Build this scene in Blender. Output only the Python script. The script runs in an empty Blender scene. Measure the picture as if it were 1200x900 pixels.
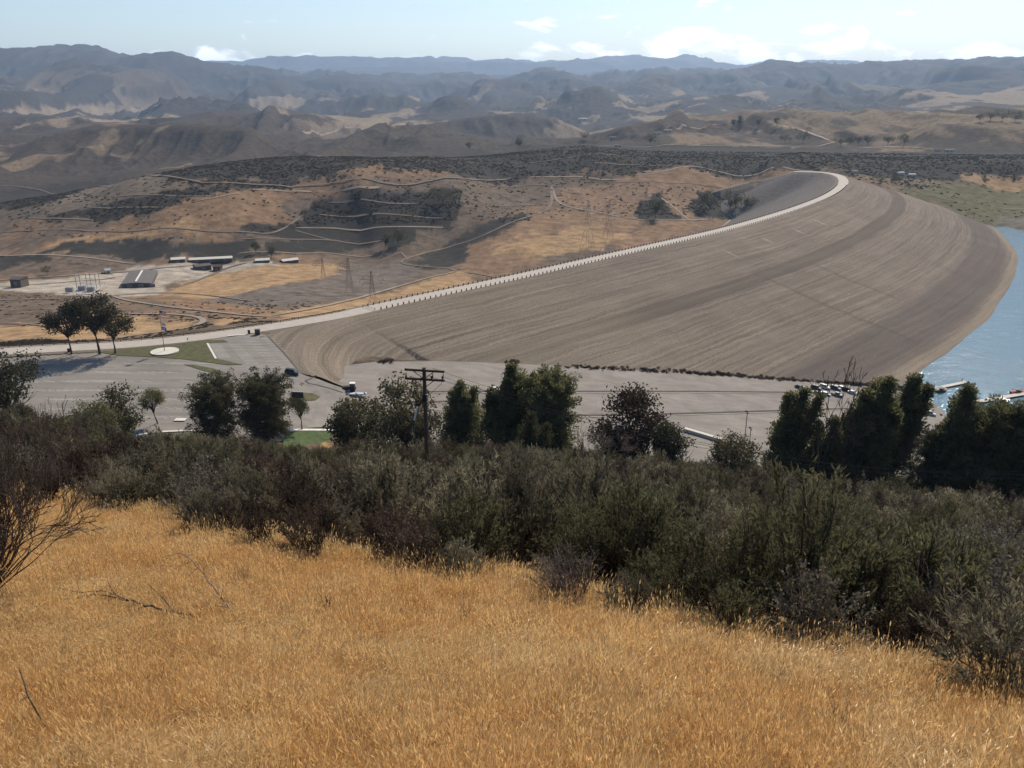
import bpy, bmesh, math, random
import numpy as np
from mathutils import Vector, Matrix, Quaternion

random.seed(11)
rng = np.random.default_rng(11)
scene = bpy.context.scene
COL = scene.collection

# ------------------------------------------------------------------ camera, world, sun, exposure
CAM_H, FOC, Y_HOR = 92.0, 1000.0, 105.0
PITCH = math.atan((450 - Y_HOR) / FOC)
CP, SP = math.cos(PITCH), math.sin(PITCH)
cam = bpy.data.cameras.new('camera')
cam.sensor_width = 36.0
cam.lens = 30.0
cam.clip_start = 0.5
cam.clip_end = 300000.0
cam_ob = bpy.data.objects.new('camera', cam)
COL.objects.link(cam_ob)
cam_ob.location = (0, 0, CAM_H)
cam_ob.rotation_euler = (math.pi / 2 - PITCH, 0, 0)
scene.camera = cam_ob

SUN_EL, SUN_AZ = math.radians(41), math.radians(27)      # azimuth measured from +Y towards +X
world = bpy.data.worlds.new('World')
scene.world = world
world.use_nodes = True
nt = world.node_tree
nt.nodes.clear()
N = nt.nodes.new
out = N('ShaderNodeOutputWorld')
bg = N('ShaderNodeBackground')
bg.inputs['Strength'].default_value = 0.115
sky = N('ShaderNodeTexSky')
sky.sky_type = 'NISHITA'
sky.sun_disc = False
sky.sun_elevation = SUN_EL
sky.sun_rotation = SUN_AZ
sky.altitude = 500
sky.air_density = 1.0
sky.dust_density = 0.8
sky.ozone_density = 2.0
# broken cloud low over the horizon, all the way round
tc = N('ShaderNodeTexCoord')
sep = N('ShaderNodeSeparateXYZ')
nt.links.new(tc.outputs['Generated'], sep.inputs[0])
mp = N('ShaderNodeMapping')
mp.inputs['Scale'].default_value = (1.0, 1.0, 2.6)
nt.links.new(tc.outputs['Generated'], mp.inputs['Vector'])
no = N('ShaderNodeTexNoise')
no.inputs['Scale'].default_value = 13.0
no.inputs['Detail'].default_value = 9.0
no.inputs['Roughness'].default_value = 0.56
no.inputs['Distortion'].default_value = 0.35
nt.links.new(mp.outputs[0], no.inputs['Vector'])
no2 = N('ShaderNodeTexNoise')
no2.inputs['Scale'].default_value = 2.4
no2.inputs['Detail'].default_value = 2.0
mp2 = N('ShaderNodeMapping')
mp2.inputs['Location'].default_value = (-0.35, 0.6, 0.0)
nt.links.new(tc.outputs['Generated'], mp2.inputs['Vector'])
nt.links.new(mp2.outputs[0], no2.inputs['Vector'])


def wmath(op, a, b=None, clamp=False):
    m = N('ShaderNodeMath')
    m.operation = op
    m.use_clamp = clamp
    for i, v in enumerate((a, b)):
        if v is None:
            continue
        if isinstance(v, (int, float)):
            m.inputs[i].default_value = v
        else:
            nt.links.new(v, m.inputs[i])
    return m.outputs[0]


band = N('ShaderNodeMapRange')                      # cloud thins out upwards
nt.links.new(sep.outputs['Z'], band.inputs['Value'])
band.inputs['From Min'].default_value = 0.0
band.inputs['From Max'].default_value = 0.115
band.inputs['To Min'].default_value = 0.225
band.inputs['To Max'].default_value = -0.10
cov = wmath('ADD', no.outputs['Fac'], band.outputs[0])
cov = wmath('ADD', cov, wmath('MULTIPLY', wmath('ADD', wmath('MULTIPLY', sep.outputs['X'], 0.7), -0.20), 0.30))
cov = wmath('ADD', cov, wmath('MULTIPLY', wmath('SUBTRACT', no2.outputs['Fac'], 0.5), 0.50))
cl = N('ShaderNodeMapRange')
cl.interpolation_type = 'SMOOTHSTEP'
nt.links.new(cov, cl.inputs['Value'])
cl.inputs['From Min'].default_value = 0.60
cl.inputs['From Max'].default_value = 0.72
ctint = N('ShaderNodeMix')
ctint.data_type = 'RGBA'
nt.links.new(cl.outputs[0], ctint.inputs[0])
ctint.inputs[6].default_value = (10.5, 10.8, 11.3, 1)
ctint.inputs[7].default_value = (16, 15.9, 15.7, 1)
mixw = N('ShaderNodeMix')
mixw.data_type = 'RGBA'
nt.links.new(wmath('MULTIPLY', cl.outputs[0], 0.9), mixw.inputs[0])
nt.links.new(sky.outputs[0], mixw.inputs[6])
nt.links.new(ctint.outputs[2], mixw.inputs[7])
nt.links.new(mixw.outputs[2], bg.inputs['Color'])
nt.links.new(bg.outputs[0], out.inputs['Surface'])

sun = bpy.data.lights.new('sun', 'SUN')
sun.energy = 5.0
sun.angle = math.radians(0.53)
sun.color = (1.0, 0.90, 0.74)
sun_ob = bpy.data.objects.new('sun', sun)
COL.objects.link(sun_ob)
sun_dir = Vector((math.sin(SUN_AZ) * math.cos(SUN_EL), math.cos(SUN_AZ) * math.cos(SUN_EL), math.sin(SUN_EL)))
sun_ob.rotation_euler = sun_dir.to_track_quat('Z', 'Y').to_euler()
sun_ob.location = (200, 300, 400)

scene.view_settings.view_transform = 'Standard'
scene.view_settings.look = 'None'
scene.view_settings.exposure = 0.14
scene.view_settings.gamma = 1.0
scene.cycles.use_denoising = True
scene.cycles.max_bounces = 6
scene.cycles.diffuse_bounces = 2
scene.cycles.glossy_bounces = 2
scene.cycles.transmission_bounces = 3
scene.cycles.transparent_max_bounces = 4
scene.cycles.volume_bounces = 1

# ------------------------------------------------------------------ small helpers


def tag(o, label=None, cat=None, group=None, kind=None):
    if label: o['label'] = label
    if cat: o['category'] = cat
    if group: o['group'] = group
    if kind: o['kind'] = kind
    return o


def link(name, me, parent=None, loc=None):
    o = bpy.data.objects.new(name, me)
    COL.objects.link(o)
    if parent is not None: o.parent = parent
    if loc is not None: o.location = loc
    return o


def np_mesh(name, V, Fq, mats=(), midx=None, smooth=False, Ft=None):
    """V (n,3); Fq (m,4) quads; Ft (k,3) triangles"""
    me = bpy.data.meshes.new(name)
    V = np.asarray(V, dtype=np.float32)
    me.vertices.add(len(V))
    me.vertices.foreach_set('co', V.ravel())
    loops, starts, tot = [], [], 0
    if Fq is not None and len(Fq):
        Fq = np.asarray(Fq, dtype=np.int32)
        loops.append(Fq.ravel()); starts.append(np.arange(len(Fq)) * 4); tot = len(Fq) * 4
    if Ft is not None and len(Ft):
        Ft = np.asarray(Ft, dtype=np.int32)
        loops.append(Ft.ravel()); starts.append(tot + np.arange(len(Ft)) * 3)
    loops = np.concatenate(loops); starts = np.concatenate(starts)
    me.loops.add(len(loops))
    me.loops.foreach_set('vertex_index', loops.astype(np.int32))
    me.polygons.add(len(starts))
    me.polygons.foreach_set('loop_start', starts.astype(np.int32))
    for m in mats: me.materials.append(m)
    if midx is not None:
        me.polygons.foreach_set('material_index', np.asarray(midx, dtype=np.int32))
    if smooth:
        me.polygons.foreach_set('use_smooth', np.ones(len(starts), dtype=bool))
    me.update(calc_edges=True)
    me.validate()
    return me


def attr_color(me, name, C):
    a = me.attributes.new(name, 'FLOAT_COLOR', 'POINT')
    a.data.foreach_set('color', np.c_[C, np.ones(len(C))].astype(np.float32).ravel())


def attr_float(me, name, A):
    a = me.attributes.new(name, 'FLOAT', 'POINT')
    a.data.foreach_set('value', np.asarray(A, dtype=np.float32).ravel())


class MB:
    """collects boxes, tubes and faces of one mesh"""
    def __init__(self): self.v, self.f = [], []

    def box(self, c, s, rz=0.0, taper=1.0, M=None):
        i = len(self.v)
        ca, sa = math.cos(rz), math.sin(rz)
        for dz in (-.5, .5):
            k = taper if dz > 0 else 1.0
            for dx, dy in ((-.5, -.5), (.5, -.5), (.5, .5), (-.5, .5)):
                x, y = dx * s[0] * k, dy * s[1] * k
                self.v.append((c[0] + x * ca - y * sa, c[1] + x * sa + y * ca, c[2] + dz * s[2]))
        for q in ((0, 3, 2, 1), (4, 5, 6, 7), (0, 1, 5, 4), (1, 2, 6, 5), (2, 3, 7, 6), (3, 0, 4, 7)):
            self.f.append(tuple(i + k for k in q))
        return self

    def tube(self, pts, rad, n=6, cap=True):
        pts = [Vector(p) for p in pts]
        if not hasattr(rad, '__len__'): rad = [rad] * len(pts)
        base = len(self.v)
        up = Vector((0.31, 0.2, 0.93))
        for k, p in enumerate(pts):
            d = (pts[min(k + 1, len(pts) - 1)] - pts[max(k - 1, 0)])
            if d.length < 1e-9: d = Vector((0, 0, 1))
            d.normalize()
            a = d.cross(up)
            if a.length < 1e-3: a = d.cross(Vector((1, 0, 0)))
            a.normalize(); b = d.cross(a)
            for j in range(n):
                t = 2 * math.pi * j / n
                self.v.append(tuple(p + rad[k] * (math.cos(t) * a + math.sin(t) * b)))
        for k in range(len(pts) - 1):
            for j in range(n):
                a0 = base + k * n + j; a1 = base + k * n + (j + 1) % n
                self.f.append((a0, a1, a1 + n, a0 + n))
        if cap:
            self.f.append(tuple(base + j for j in range(n))[::-1])
            e = base + (len(pts) - 1) * n
            self.f.append(tuple(e + j for j in range(n)))
        return self

    def poly(self, pts):
        i = len(self.v)
        self.v += [tuple(p) for p in pts]
        self.f.append(tuple(range(i, i + len(pts))))
        return self

    def prism(self, pts2, z0, z1):
        """closed outline in plan, counter-clockwise, extruded"""
        n = len(pts2); i = len(self.v)
        self.v += [(p[0], p[1], z0) for p in pts2] + [(p[0], p[1], z1) for p in pts2]
        self.f.append(tuple(range(i + n - 1, i - 1, -1)))
        self.f.append(tuple(range(i + n, i + 2 * n)))
        for k in range(n):
            a, b = i + k, i + (k + 1) % n
            self.f.append((a, b, b + n, a + n))
        return self

    def loft(self, rings):
        n = len(rings[0]); i = len(self.v)
        for r in rings: self.v += [tuple(p) for p in r]
        for k in range(len(rings) - 1):
            for j in range(n):
                a = i + k * n + j; b = i + k * n + (j + 1) % n
                self.f.append((a, b, b + n, a + n))
        self.f.append(tuple(range(i + n - 1, i - 1, -1)))
        e = i + (len(rings) - 1) * n
        self.f.append(tuple(range(e, e + n)))
        return self

    def mesh(self, name, m, smooth=False):
        me = bpy.data.meshes.new(name)
        me.from_pydata(self.v, [], self.f)
        if m is not None: me.materials.append(m)
        if smooth:
            for p in me.polygons: p.use_smooth = True
        me.update()
        return me

    def build(self, name, m, parent=None, smooth=False, loc=None):
        return link(name, self.mesh(name, m, smooth), parent, loc)


# ------------------------------------------------------------------ pixels of the photograph -> points of the place


def ray(px, py):
    u = (px - 600) / FOC; v = (450 - py) / FOC
    return np.array([u, CP + v * SP, -SP + v * CP])


def P(px, py, z):
    d = ray(px, py)
    t = (z - CAM_H) / d[2]
    return np.array([d[0] * t, d[1] * t, z])


def PY(px, py, Y):
    d = ray(px, py)
    t = Y / d[1]
    return np.array([d[0] * t, Y, CAM_H + d[2] * t])


def to_px(x, y, z):
    z = z - CAM_H
    f = y * CP - z * SP
    g = y * SP + z * CP
    f = np.where(np.abs(f) < 1e-6, 1e-6, f)
    return 600 + FOC * x / f, 450 - FOC * g / f


# ------------------------------------------------------------------ value noise (numpy)
_perm = rng.permutation(512)
_val = rng.random(1024)


def vnoise(x, y, seed=0):
    xi = np.floor(x).astype(np.int64); yi = np.floor(y).astype(np.int64)
    fx = x - xi; fy = y - yi
    fx = fx * fx * fx * (fx * (fx * 6 - 15) + 10); fy = fy * fy * fy * (fy * (fy * 6 - 15) + 10)

    def h(a, b): return _val[(_perm[(a + seed * 17) & 511] + _perm[(b + seed * 31) & 511] * 2 + seed * 7) & 1023]
    a = h(xi, yi); b = h(xi + 1, yi); c = h(xi, yi + 1); d = h(xi + 1, yi + 1)
    return (a * (1 - fx) + b * fx) * (1 - fy) + (c * (1 - fx) + d * fx) * fy


def fbm(x, y, oct=5, seed=0, gain=0.5):
    s = 0; a = 1; t = 0
    for o in range(oct):
        s = s + a * vnoise(x * 2 ** o + 13.7 * o, y * 2 ** o + 7.3 * o, seed + o); t += a; a *= gain
    return s / t


def ridged(x, y, oct=5, seed=0, gain=0.5):
    s = 0; a = 1; t = 0; w = 1
    for o in range(oct):
        n = 1 - np.abs(2 * vnoise(x * 2 ** o + 3.1 * o, y * 2 ** o + 9.4 * o, seed + o) - 1)
        n = n * n
        s = s + a * n * w; t += a; a *= gain; w = np.clip(n * 1.4, 0, 1)
    return s / t


def sstep(a, b, x):
    t = np.clip((x - a) / (b - a), 0, 1)
    return t * t * (3 - 2 * t)


# ------------------------------------------------------------------ plan polygons
def in_poly(x, y, poly):
    r = np.zeros(x.shape, dtype=bool)
    n = len(poly); j = n - 1
    for i in range(n):
        xi, yi = poly[i]; xj, yj = poly[j]
        if yi != yj:
            c = ((yi > y) != (yj > y)) & (x < (xj - xi) * (y - yi) / (yj - yi) + xi)
            r ^= c
        j = i
    return r


def seg_dist(x, y, pts, closed=False):
    """distance to a polyline, index of the nearest segment, arclength there"""
    best = np.full(x.shape, 1e9); idx = np.zeros(x.shape, dtype=np.int32); arc = np.zeros(x.shape)
    pts = np.asarray(pts, float)
    m = len(pts) if closed else len(pts) - 1
    s = 0.0
    for k in range(m):
        a = pts[k]; b = pts[(k + 1) % len(pts)]
        d = b - a; L2 = d @ d
        t = np.clip(((x - a[0]) * d[0] + (y - a[1]) * d[1]) / L2, 0, 1)
        q = np.hypot(x - a[0] - t * d[0], y - a[1] - t * d[1])
        w = q < best
        best = np.where(w, q, best); idx = np.where(w, k, idx); arc = np.where(w, s + t * math.sqrt(L2), arc)
        s += math.sqrt(L2)
    return best, idx, arc


def smooth_poly(pts, it=2):
    """Chaikin corner cutting of an open polyline"""
    p = np.asarray(pts, float)
    for _ in range(it):
        q = 0.75 * p[:-1] + 0.25 * p[1:]; r = 0.25 * p[:-1] + 0.75 * p[1:]
        p = np.concatenate([p[:1], np.stack([q, r], 1).reshape(-1, p.shape[1]), p[-1:]])
    return p
# ------------------------------------------------------------------ the dam's plan: crest road and brink of the fill
ROAD_PX = [(-420, 421), (-200, 419), (-80, 416), (20, 411), (80, 407.5), (150, 404), (225, 396.5), (300, 386), (350, 378), (400, 369.5), (430, 362.5), (500, 347),
           (600, 326), (700, 303), (800, 280.5), (850, 269), (900, 255), (940, 242), (970, 230), (985, 220), (990, 212), (983, 205), (962, 201.5), (930, 201)]
ROAD = smooth_poly([P(x, y, 0.0)[:2] for x, y in ROAD_PX], 3)
ROAD_HW = 4.9


def offset_line(pts, d):
    p = np.asarray(pts, float)
    t = np.gradient(p, axis=0)
    t /= np.linalg.norm(t, axis=1)[:, None]
    return p + d * np.c_[t[:, 1], -t[:, 0]]          # positive: to the right of travel


DOWN = offset_line(ROAD, -7.0)
NOOK_PX = [(412, 372), (390, 380), (372, 388), (360, 397), (354, 408), (354, 420), (360, 432), (372, 441), (392, 450), (425, 459), (470, 470)]
NOOK_Z = [0, 0, 0, 0, -.1, -.4, -1.2, -2.4, -4.4, -7.2, -9.5]
k0 = int(np.argmin(np.hypot(*(ROAD - P(425, 363.5, 0)[:2]).T)))
UPC = offset_line(ROAD, 7.0)[k0:][::-1]                # far end back to the near end
NOOK = smooth_poly([np.r_[P(x, y, z)[:2], z] for (x, y), z in zip(NOOK_PX, NOOK_Z)], 2)
BRINK = np.concatenate([np.c_[UPC, np.zeros(len(UPC))], NOOK])
_corner = [P(470, 520, -12)[:2], P(300, 640, 0)[:2], P(-420, 640, 0)[:2]]
PLATEAU = np.concatenate([DOWN, BRINK[:, :2], _corner])


def dam_z(x, y):
    """height of the embankment's surface, distance below its brink, arclength along it, inside the plateau"""
    du, iu, au = seg_dist(x, y, BRINK[:, :2])
    zb = np.interp(au, np.r_[0, np.cumsum(np.hypot(*np.diff(BRINK[:, :2], axis=0).T))], BRINK[:, 2])
    dd, _, _ = seg_dist(x, y, DOWN)
    ins = in_poly(x, y, PLATEAU)
    db = np.interp(au, [0, 250, 650, 900], [42., 46., 54., 50.])
    dw = np.interp(au, [0, 120, 300, 650, 900], [134., 138, 152., 165., 167.])
    t = du
    ZB = 13.5
    z_up = np.where(t < db, -ZB * t / db, -ZB - (40.0 - ZB) * (t - db - 5.0) / (dw - db - 5.0))
    z_up = np.where((t >= db) & (t < db + 5.0), -ZB, z_up)
    z_up = z_up * np.interp(au, [860, 900, 945], [1.0, 1.35, 1.7]) + zb
    up = du < dd
    z_dn = -dd / 2.3
    z = np.where(ins, np.where(up, zb, 0.0), np.where(up, z_up, z_dn))
    return z, np.where(up, du, -dd), au, ins


# ------------------------------------------------------------------ the two car parks
def lot_low_z(x, y):
    return -14.8 - 0.135 * x + 0.012 * (y - 341.0)


def solve_plane(px, py, zf):
    z = -20.0
    for _ in range(60):
        p = P(px, py, z); z = 0.5 * z + 0.5 * float(zf(p[0], p[1]))
    return P(px, py, z)


def lot_up_z(x, y):
    z = -0.25 - 0.022 * (300.0 - y)
    return z - 0.0085 * np.maximum(0.0, x + 85.0) ** 2 * (np.asarray(y) < 330)


LOW_PX = [(384, 449), (381, 440), (386, 434), (397, 429), (440, 424), (520, 423), (600, 426), (700, 431), (800, 437), (880, 442.5), (960, 448), (1058, 456), (1130, 471), (1200, 484), (1300, 500),
          (1300, 560), (1200, 575), (1050, 570), (900, 556), (750, 545), (600, 537), (480, 530), (405, 520), (385, 495), (350, 480), (330, 462)]
LOW = np.array([solve_plane(x, y, lot_low_z)[:2] for x, y in LOW_PX])
# the upper car park, its lower strip and the lane that leads down to the lower one
UP_PX = [(-420, 430), (-80, 420), (20, 416), (150, 409), (225, 401.5), (300, 390.5), (314, 393), (345, 428), (352, 437), (385, 449), (420, 462), (420, 480), (390, 500), (345, 503), (340, 516), (300, 519), (150, 512), (0, 507), (-420, 500)]
UPL = np.array([solve_plane(x, y, lot_up_z)[:2] for x, y in UP_PX])

# ------------------------------------------------------------------ ground heights by control points: elevation angle over (azimuth, ln distance)
ctrl = []


def ctl(p):
    r = math.hypot(p[0], p[1])
    ctrl.append((math.atan2(p[0], p[1]), math.log(r), (p[2] - CAM_H) / r))


HILL = {-300: [(6, 1130), (12, 880), (20, 700), (35, 585), (60, 545), (100, 522), (150, 509), (200, 501)],
        0: [(6, 1120), (10, 935), (16, 775), (24, 660), (35, 583), (60, 549), (100, 530), (150, 518), (200, 510)],
        300: [(6, 1110), (10, 915), (16, 765), (27, 630), (35, 607), (60, 575), (100, 554), (150, 539), (195, 529)],
        600: [(6, 1100), (10, 902), (16, 770), (24, 674), (35, 637), (60, 597), (100, 571), (150, 556), (200, 546)],
        900: [(6, 1080), (10, 897), (15, 790), (20, 729), (30, 682), (50, 642), (80, 616), (120, 596), (170, 581), (215, 570)],
        1200: [(6, 1080), (10, 900), (16, 799), (25, 737), (40, 692), (70, 652), (110, 627), (160, 609), (205, 598)],
        1500: [(6, 1080), (10, 905), (14, 845), (25, 765), (40, 718), (70, 677), (110, 652), (160, 637), (205, 627)]}
for px, l in HILL.items():
    for Y, py in l: ctl(PY(px, py, Y))
for px, py in LOW_PX[::2]: ctl(solve_plane(px, py, lot_low_z))
for px, py in UP_PX[::2]: ctl(solve_plane(px, py, lot_up_z))
for px, py in [(500, 480), (700, 480), (900, 490), (1050, 500)]: ctl(solve_plane(px, py, lot_low_z))
for px, py in [(0, 450), (100, 450), (200, 440), (300, 450)]: ctl(solve_plane(px, py, lot_up_z))
for px, py, z in [(-300, 400, -12), (-300, 350, -35), (-300, 310, -48), (-300, 260, -40),
                  (0, 397, -13), (100, 393, -15), (200, 381, -22), (300, 366, -30), (0, 370, -27), (100, 364, -29), (200, 350, -38), (300, 340, -44), (400, 341, -48),
                  (0, 340, -42), (100, 330, -47), (200, 325, -49), (300, 315, -52), (400, 320, -54), (500, 322, -56), (0, 310, -50), (150, 306, -51), (250, 305, -52),
                  (350, 300, -54), (450, 297, -58), (550, 300, -56), (640, 296, -50), (740, 272, -45), (840, 253, -42),
                  (0, 290, -46), (100, 275, -37), (200, 258, -27), (260, 238, -17), (320, 224, -12), (130, 228, -22), (130, 212, -6), (0, 262, -40), (60, 240, -24),
                  (330, 205, 0), (330, 187, 11), (230, 200, 4), (420, 290, -57), (420, 255, -35), (420, 221, -8), (420, 203, 3), (420, 189, 11),
                  (520, 290, -57), (520, 255, -36), (520, 216, -10), (600, 290, -48), (600, 260, -38), (600, 235, -30), (600, 212, -20), (600, 200, -8),
                  (700, 270, -42), (700, 240, -32), (700, 212, -18), (700, 196, -3), (800, 256, -40), (800, 230, -28), (800, 206, -12), (800, 196, -2),
                  (895, 236, -35), (900, 216, -14), (900, 205, -5), (950, 202, -0.8), (1000, 200, -0.5), (1060, 213, -11), (1100, 235, -24), (1150, 264, -37),
                  (1200, 266, -37), (1200, 240, -30), (1200, 215, -18), (1100, 205, -8), (1350, 275, -42), (1400, 240, -30), (1400, 215, -15),
                  (1100, 425, -56), (1190, 400, -58), (1200, 330, -58), (1195, 300, -54), (1170, 284, -50), (1400, 400, -58), (1350, 300, -55), (1450, 470, -52), (1250, 470, -50)]:
    ctl(P(px, py, z))
_up = offset_line(ROAD, 1.0) - ROAD
_arc = np.r_[0, np.cumsum(np.hypot(*np.diff(ROAD, axis=0).T))]
for px, py in [(520, 343), (600, 326), (700, 303), (800, 280.5), (870, 264), (940, 242), (985, 220)]:      # the old ground under the fill
    i = int(np.argmin(np.hypot(*(ROAD - P(px, py, 0)[:2]).T)))
    ctl((ROAD[i][0], ROAD[i][1], -34.0 if px < 950 else -20.0))
    for d in (45., 90., 140., 190.):
        q = ROAD[i] + _up[i] * d
        x1, y1 = np.array([q[0]]), np.array([q[1]])
        if in_poly(x1, y1, LOW)[0] or seg_dist(x1, y1, LOW, True)[0][0] < 25: continue
        ctl((q[0], q[1], float(dam_z(x1, y1)[0][0]) - 12))

for px, py in [(970, 230), (985, 220), (990, 212), (985, 206)]:
    i = int(np.argmin(np.hypot(*(ROAD - P(px, py, 0)[:2]).T)))
    for d in (22., 48., 80.):
        q = ROAD[i] - _up[i] * d
        ctl((q[0], q[1], -d / 2.3 - 7.0))
# hills and ranges beyond: crest lines and the hollows between them
LAYERS = [
    (1330, [(-400, 262), (0, 236), (60, 226), (130, 214), (200, 205), (270, 192), (330, 185), (400, 188), (470, 188), (540, 184), (580, 182), (680, 176), (760, 184), (1200, 186), (1600, 186)]),
    (1600, [(-400, 240), (0, 232), (130, 222), (330, 200), (470, 196), (540, 186), (600, 178), (680, 168), (760, 174), (900, 176), (1200, 180), (1600, 180)]),
    (1950, [(-400, 215), (0, 206), (130, 190), (330, 182), (480, 180), (600, 172), (690, 164), (740, 156), (800, 151), (870, 149), (930, 156), (1010, 166), (1060, 160), (1100, 142), (1150, 139), (1200, 143), (1600, 140)]),
    (2500, [(-400, 150), (0, 166), (60, 156), (110, 150), (160, 145), (200, 143), (280, 140), (310, 147), (350, 153), (400, 150), (450, 147), (500, 148), (560, 157), (610, 164), (660, 167), (700, 161), (740, 147), (760, 141), (800, 129),
            (850, 132), (900, 133), (935, 128), (960, 124), (1000, 131), (1030, 124), (1060, 118), (1085, 122), (1120, 128), (1200, 131), (1600, 128)]),
    (3000, [(-400, 165), (200, 158), (600, 166), (700, 162), (800, 141), (1000, 138), (1200, 136), (1600, 136)]),
    (3600, [(-400, 130), (0, 135), (90, 138), (140, 145), (220, 138), (300, 125), (360, 131), (400, 146), (450, 149), (540, 142), (580, 136), (610, 134), (650, 140), (690, 158), (800, 140), (1200, 130), (1600, 128)]),
    (4400, [(-400, 138), (300, 136), (600, 141), (690, 144), (800, 134), (1200, 126), (1600, 126)]),
    (5500, [(-400, 106), (0, 112), (50, 116), (90, 108), (130, 124), (160, 119), (190, 103), (240, 107), (290, 108), (335, 127), (400, 125), (450, 117), (520, 114), (560, 121), (640, 112), (700, 108), (740, 122), (800, 121), (850, 113),
            (920, 106), (960, 98), (1010, 110), (1060, 108), (1120, 116), (1200, 108), (1600, 110)]),
    (6600, [(-400, 112), (600, 120), (1200, 113), (1600, 113)]),
    (8000, [(-400, 78), (0, 74), (40, 79), (100, 77), (150, 84), (200, 90), (250, 95), (300, 101), (350, 99), (400, 104), (450, 98), (500, 104), (600, 98), (700, 100), (800, 92), (900, 90), (1000, 86), (1100, 84), (1200, 80), (1600, 80)]),
    (8900, [(-400, 84), (0, 80), (200, 92), (400, 108), (700, 104), (1200, 86), (1600, 86)]),
    (10000, [(-400, 60), (0, 56), (70, 52.5), (125, 55), (143, 63), (170, 61), (188, 63), (210, 60.5), (228, 66), (250, 72), (280, 77), (310, 73), (345, 85), (400, 86), (430, 91), (475, 97), (530, 94), (600, 86), (640, 82), (660, 77),
             (690, 84), (710, 80), (730, 86), (760, 79), (800, 80), (860, 75), (920, 72), (1000, 72), (1030, 75), (1070, 72), (1110, 70), (1140, 67), (1160, 69), (1200, 66), (1600, 68)]),
    (13500, [(-400, 90), (1600, 92)]),
    (22000, [(-400, 78), (180, 82), (270, 74), (320, 66.5), (350, 66), (400, 68), (480, 70), (560, 73), (640, 72), (700, 69.5), (800, 69), (870, 76), (950, 76), (1600, 78)]),
    (30000, [(-400, 96), (1600, 96)]),
    (52000, [(-400, 103), (1600, 103)])]
_LR = np.log([l[0] for l in LAYERS])


def far_e(az, lr):
    u = np.tan(az) * 1.05
    px = 600 + FOC * u
    E = []
    for r, pl in LAYERS:
        a = np.array(pl, float)
        py = np.interp(px, a[:, 0], a[:, 1])
        v = (450 - py) / FOC
        E.append((-SP + v * CP) / np.hypot(u, CP + v * SP))
    E = np.array(E)
    k = np.clip(np.searchsorted(_LR, lr) - 1, 0, len(LAYERS) - 2)
    t = np.clip((lr - _LR[k]) / (_LR[k + 1] - _LR[k]), 0, 1)
    t = t * t * (3 - 2 * t) * 0.75 + t * 0.25
    n = np.arange(len(az))
    return E[k, n] * (1 - t) + E[k + 1, n] * t


for k_ in range(-300, 1501, 120):                       # the near land meets the far layers at their height
    for r_k in (1290.0, 1400.0):
        a_k = math.atan((k_ - 600) / FOC / 1.05)
        ctrl.append((a_k, math.log(r_k), float(far_e(np.array([a_k]), np.array([math.log(max(r_k, 1330.0))]))[0])))
ctrl = np.array(ctrl)
KA = 3.0


def _U(r2): return np.where(r2 > 1e-12, r2 * np.log(np.maximum(r2, 1e-12)), 0.0)


_cx = ctrl[:, 0] * KA; _cy = ctrl[:, 1]
_n = len(ctrl)
_K = _U((_cx[:, None] - _cx) ** 2 + (_cy[:, None] - _cy) ** 2) + 2e-3 * np.eye(_n)
_Pm = np.c_[np.ones(_n), _cx, _cy]
_A = np.zeros((_n + 3, _n + 3)); _A[:_n, :_n] = _K; _A[:_n, _n:] = _Pm; _A[_n:, :_n] = _Pm.T
_w = np.linalg.solve(_A, np.r_[ctrl[:, 2], 0, 0, 0])


def tps(az, lr):
    a = az * KA
    s = _w[_n] + _w[_n + 1] * a + _w[_n + 2] * lr
    for k in range(_n):
        s = s + _w[k] * _U((a - _cx[k]) ** 2 + (lr - _cy[k]) ** 2)
    return s


def softcap(n):
    """rounds off the highest tops"""
    return np.where(n < .4, n, .4 + .22 * np.tanh((n - .4) / .22))


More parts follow.
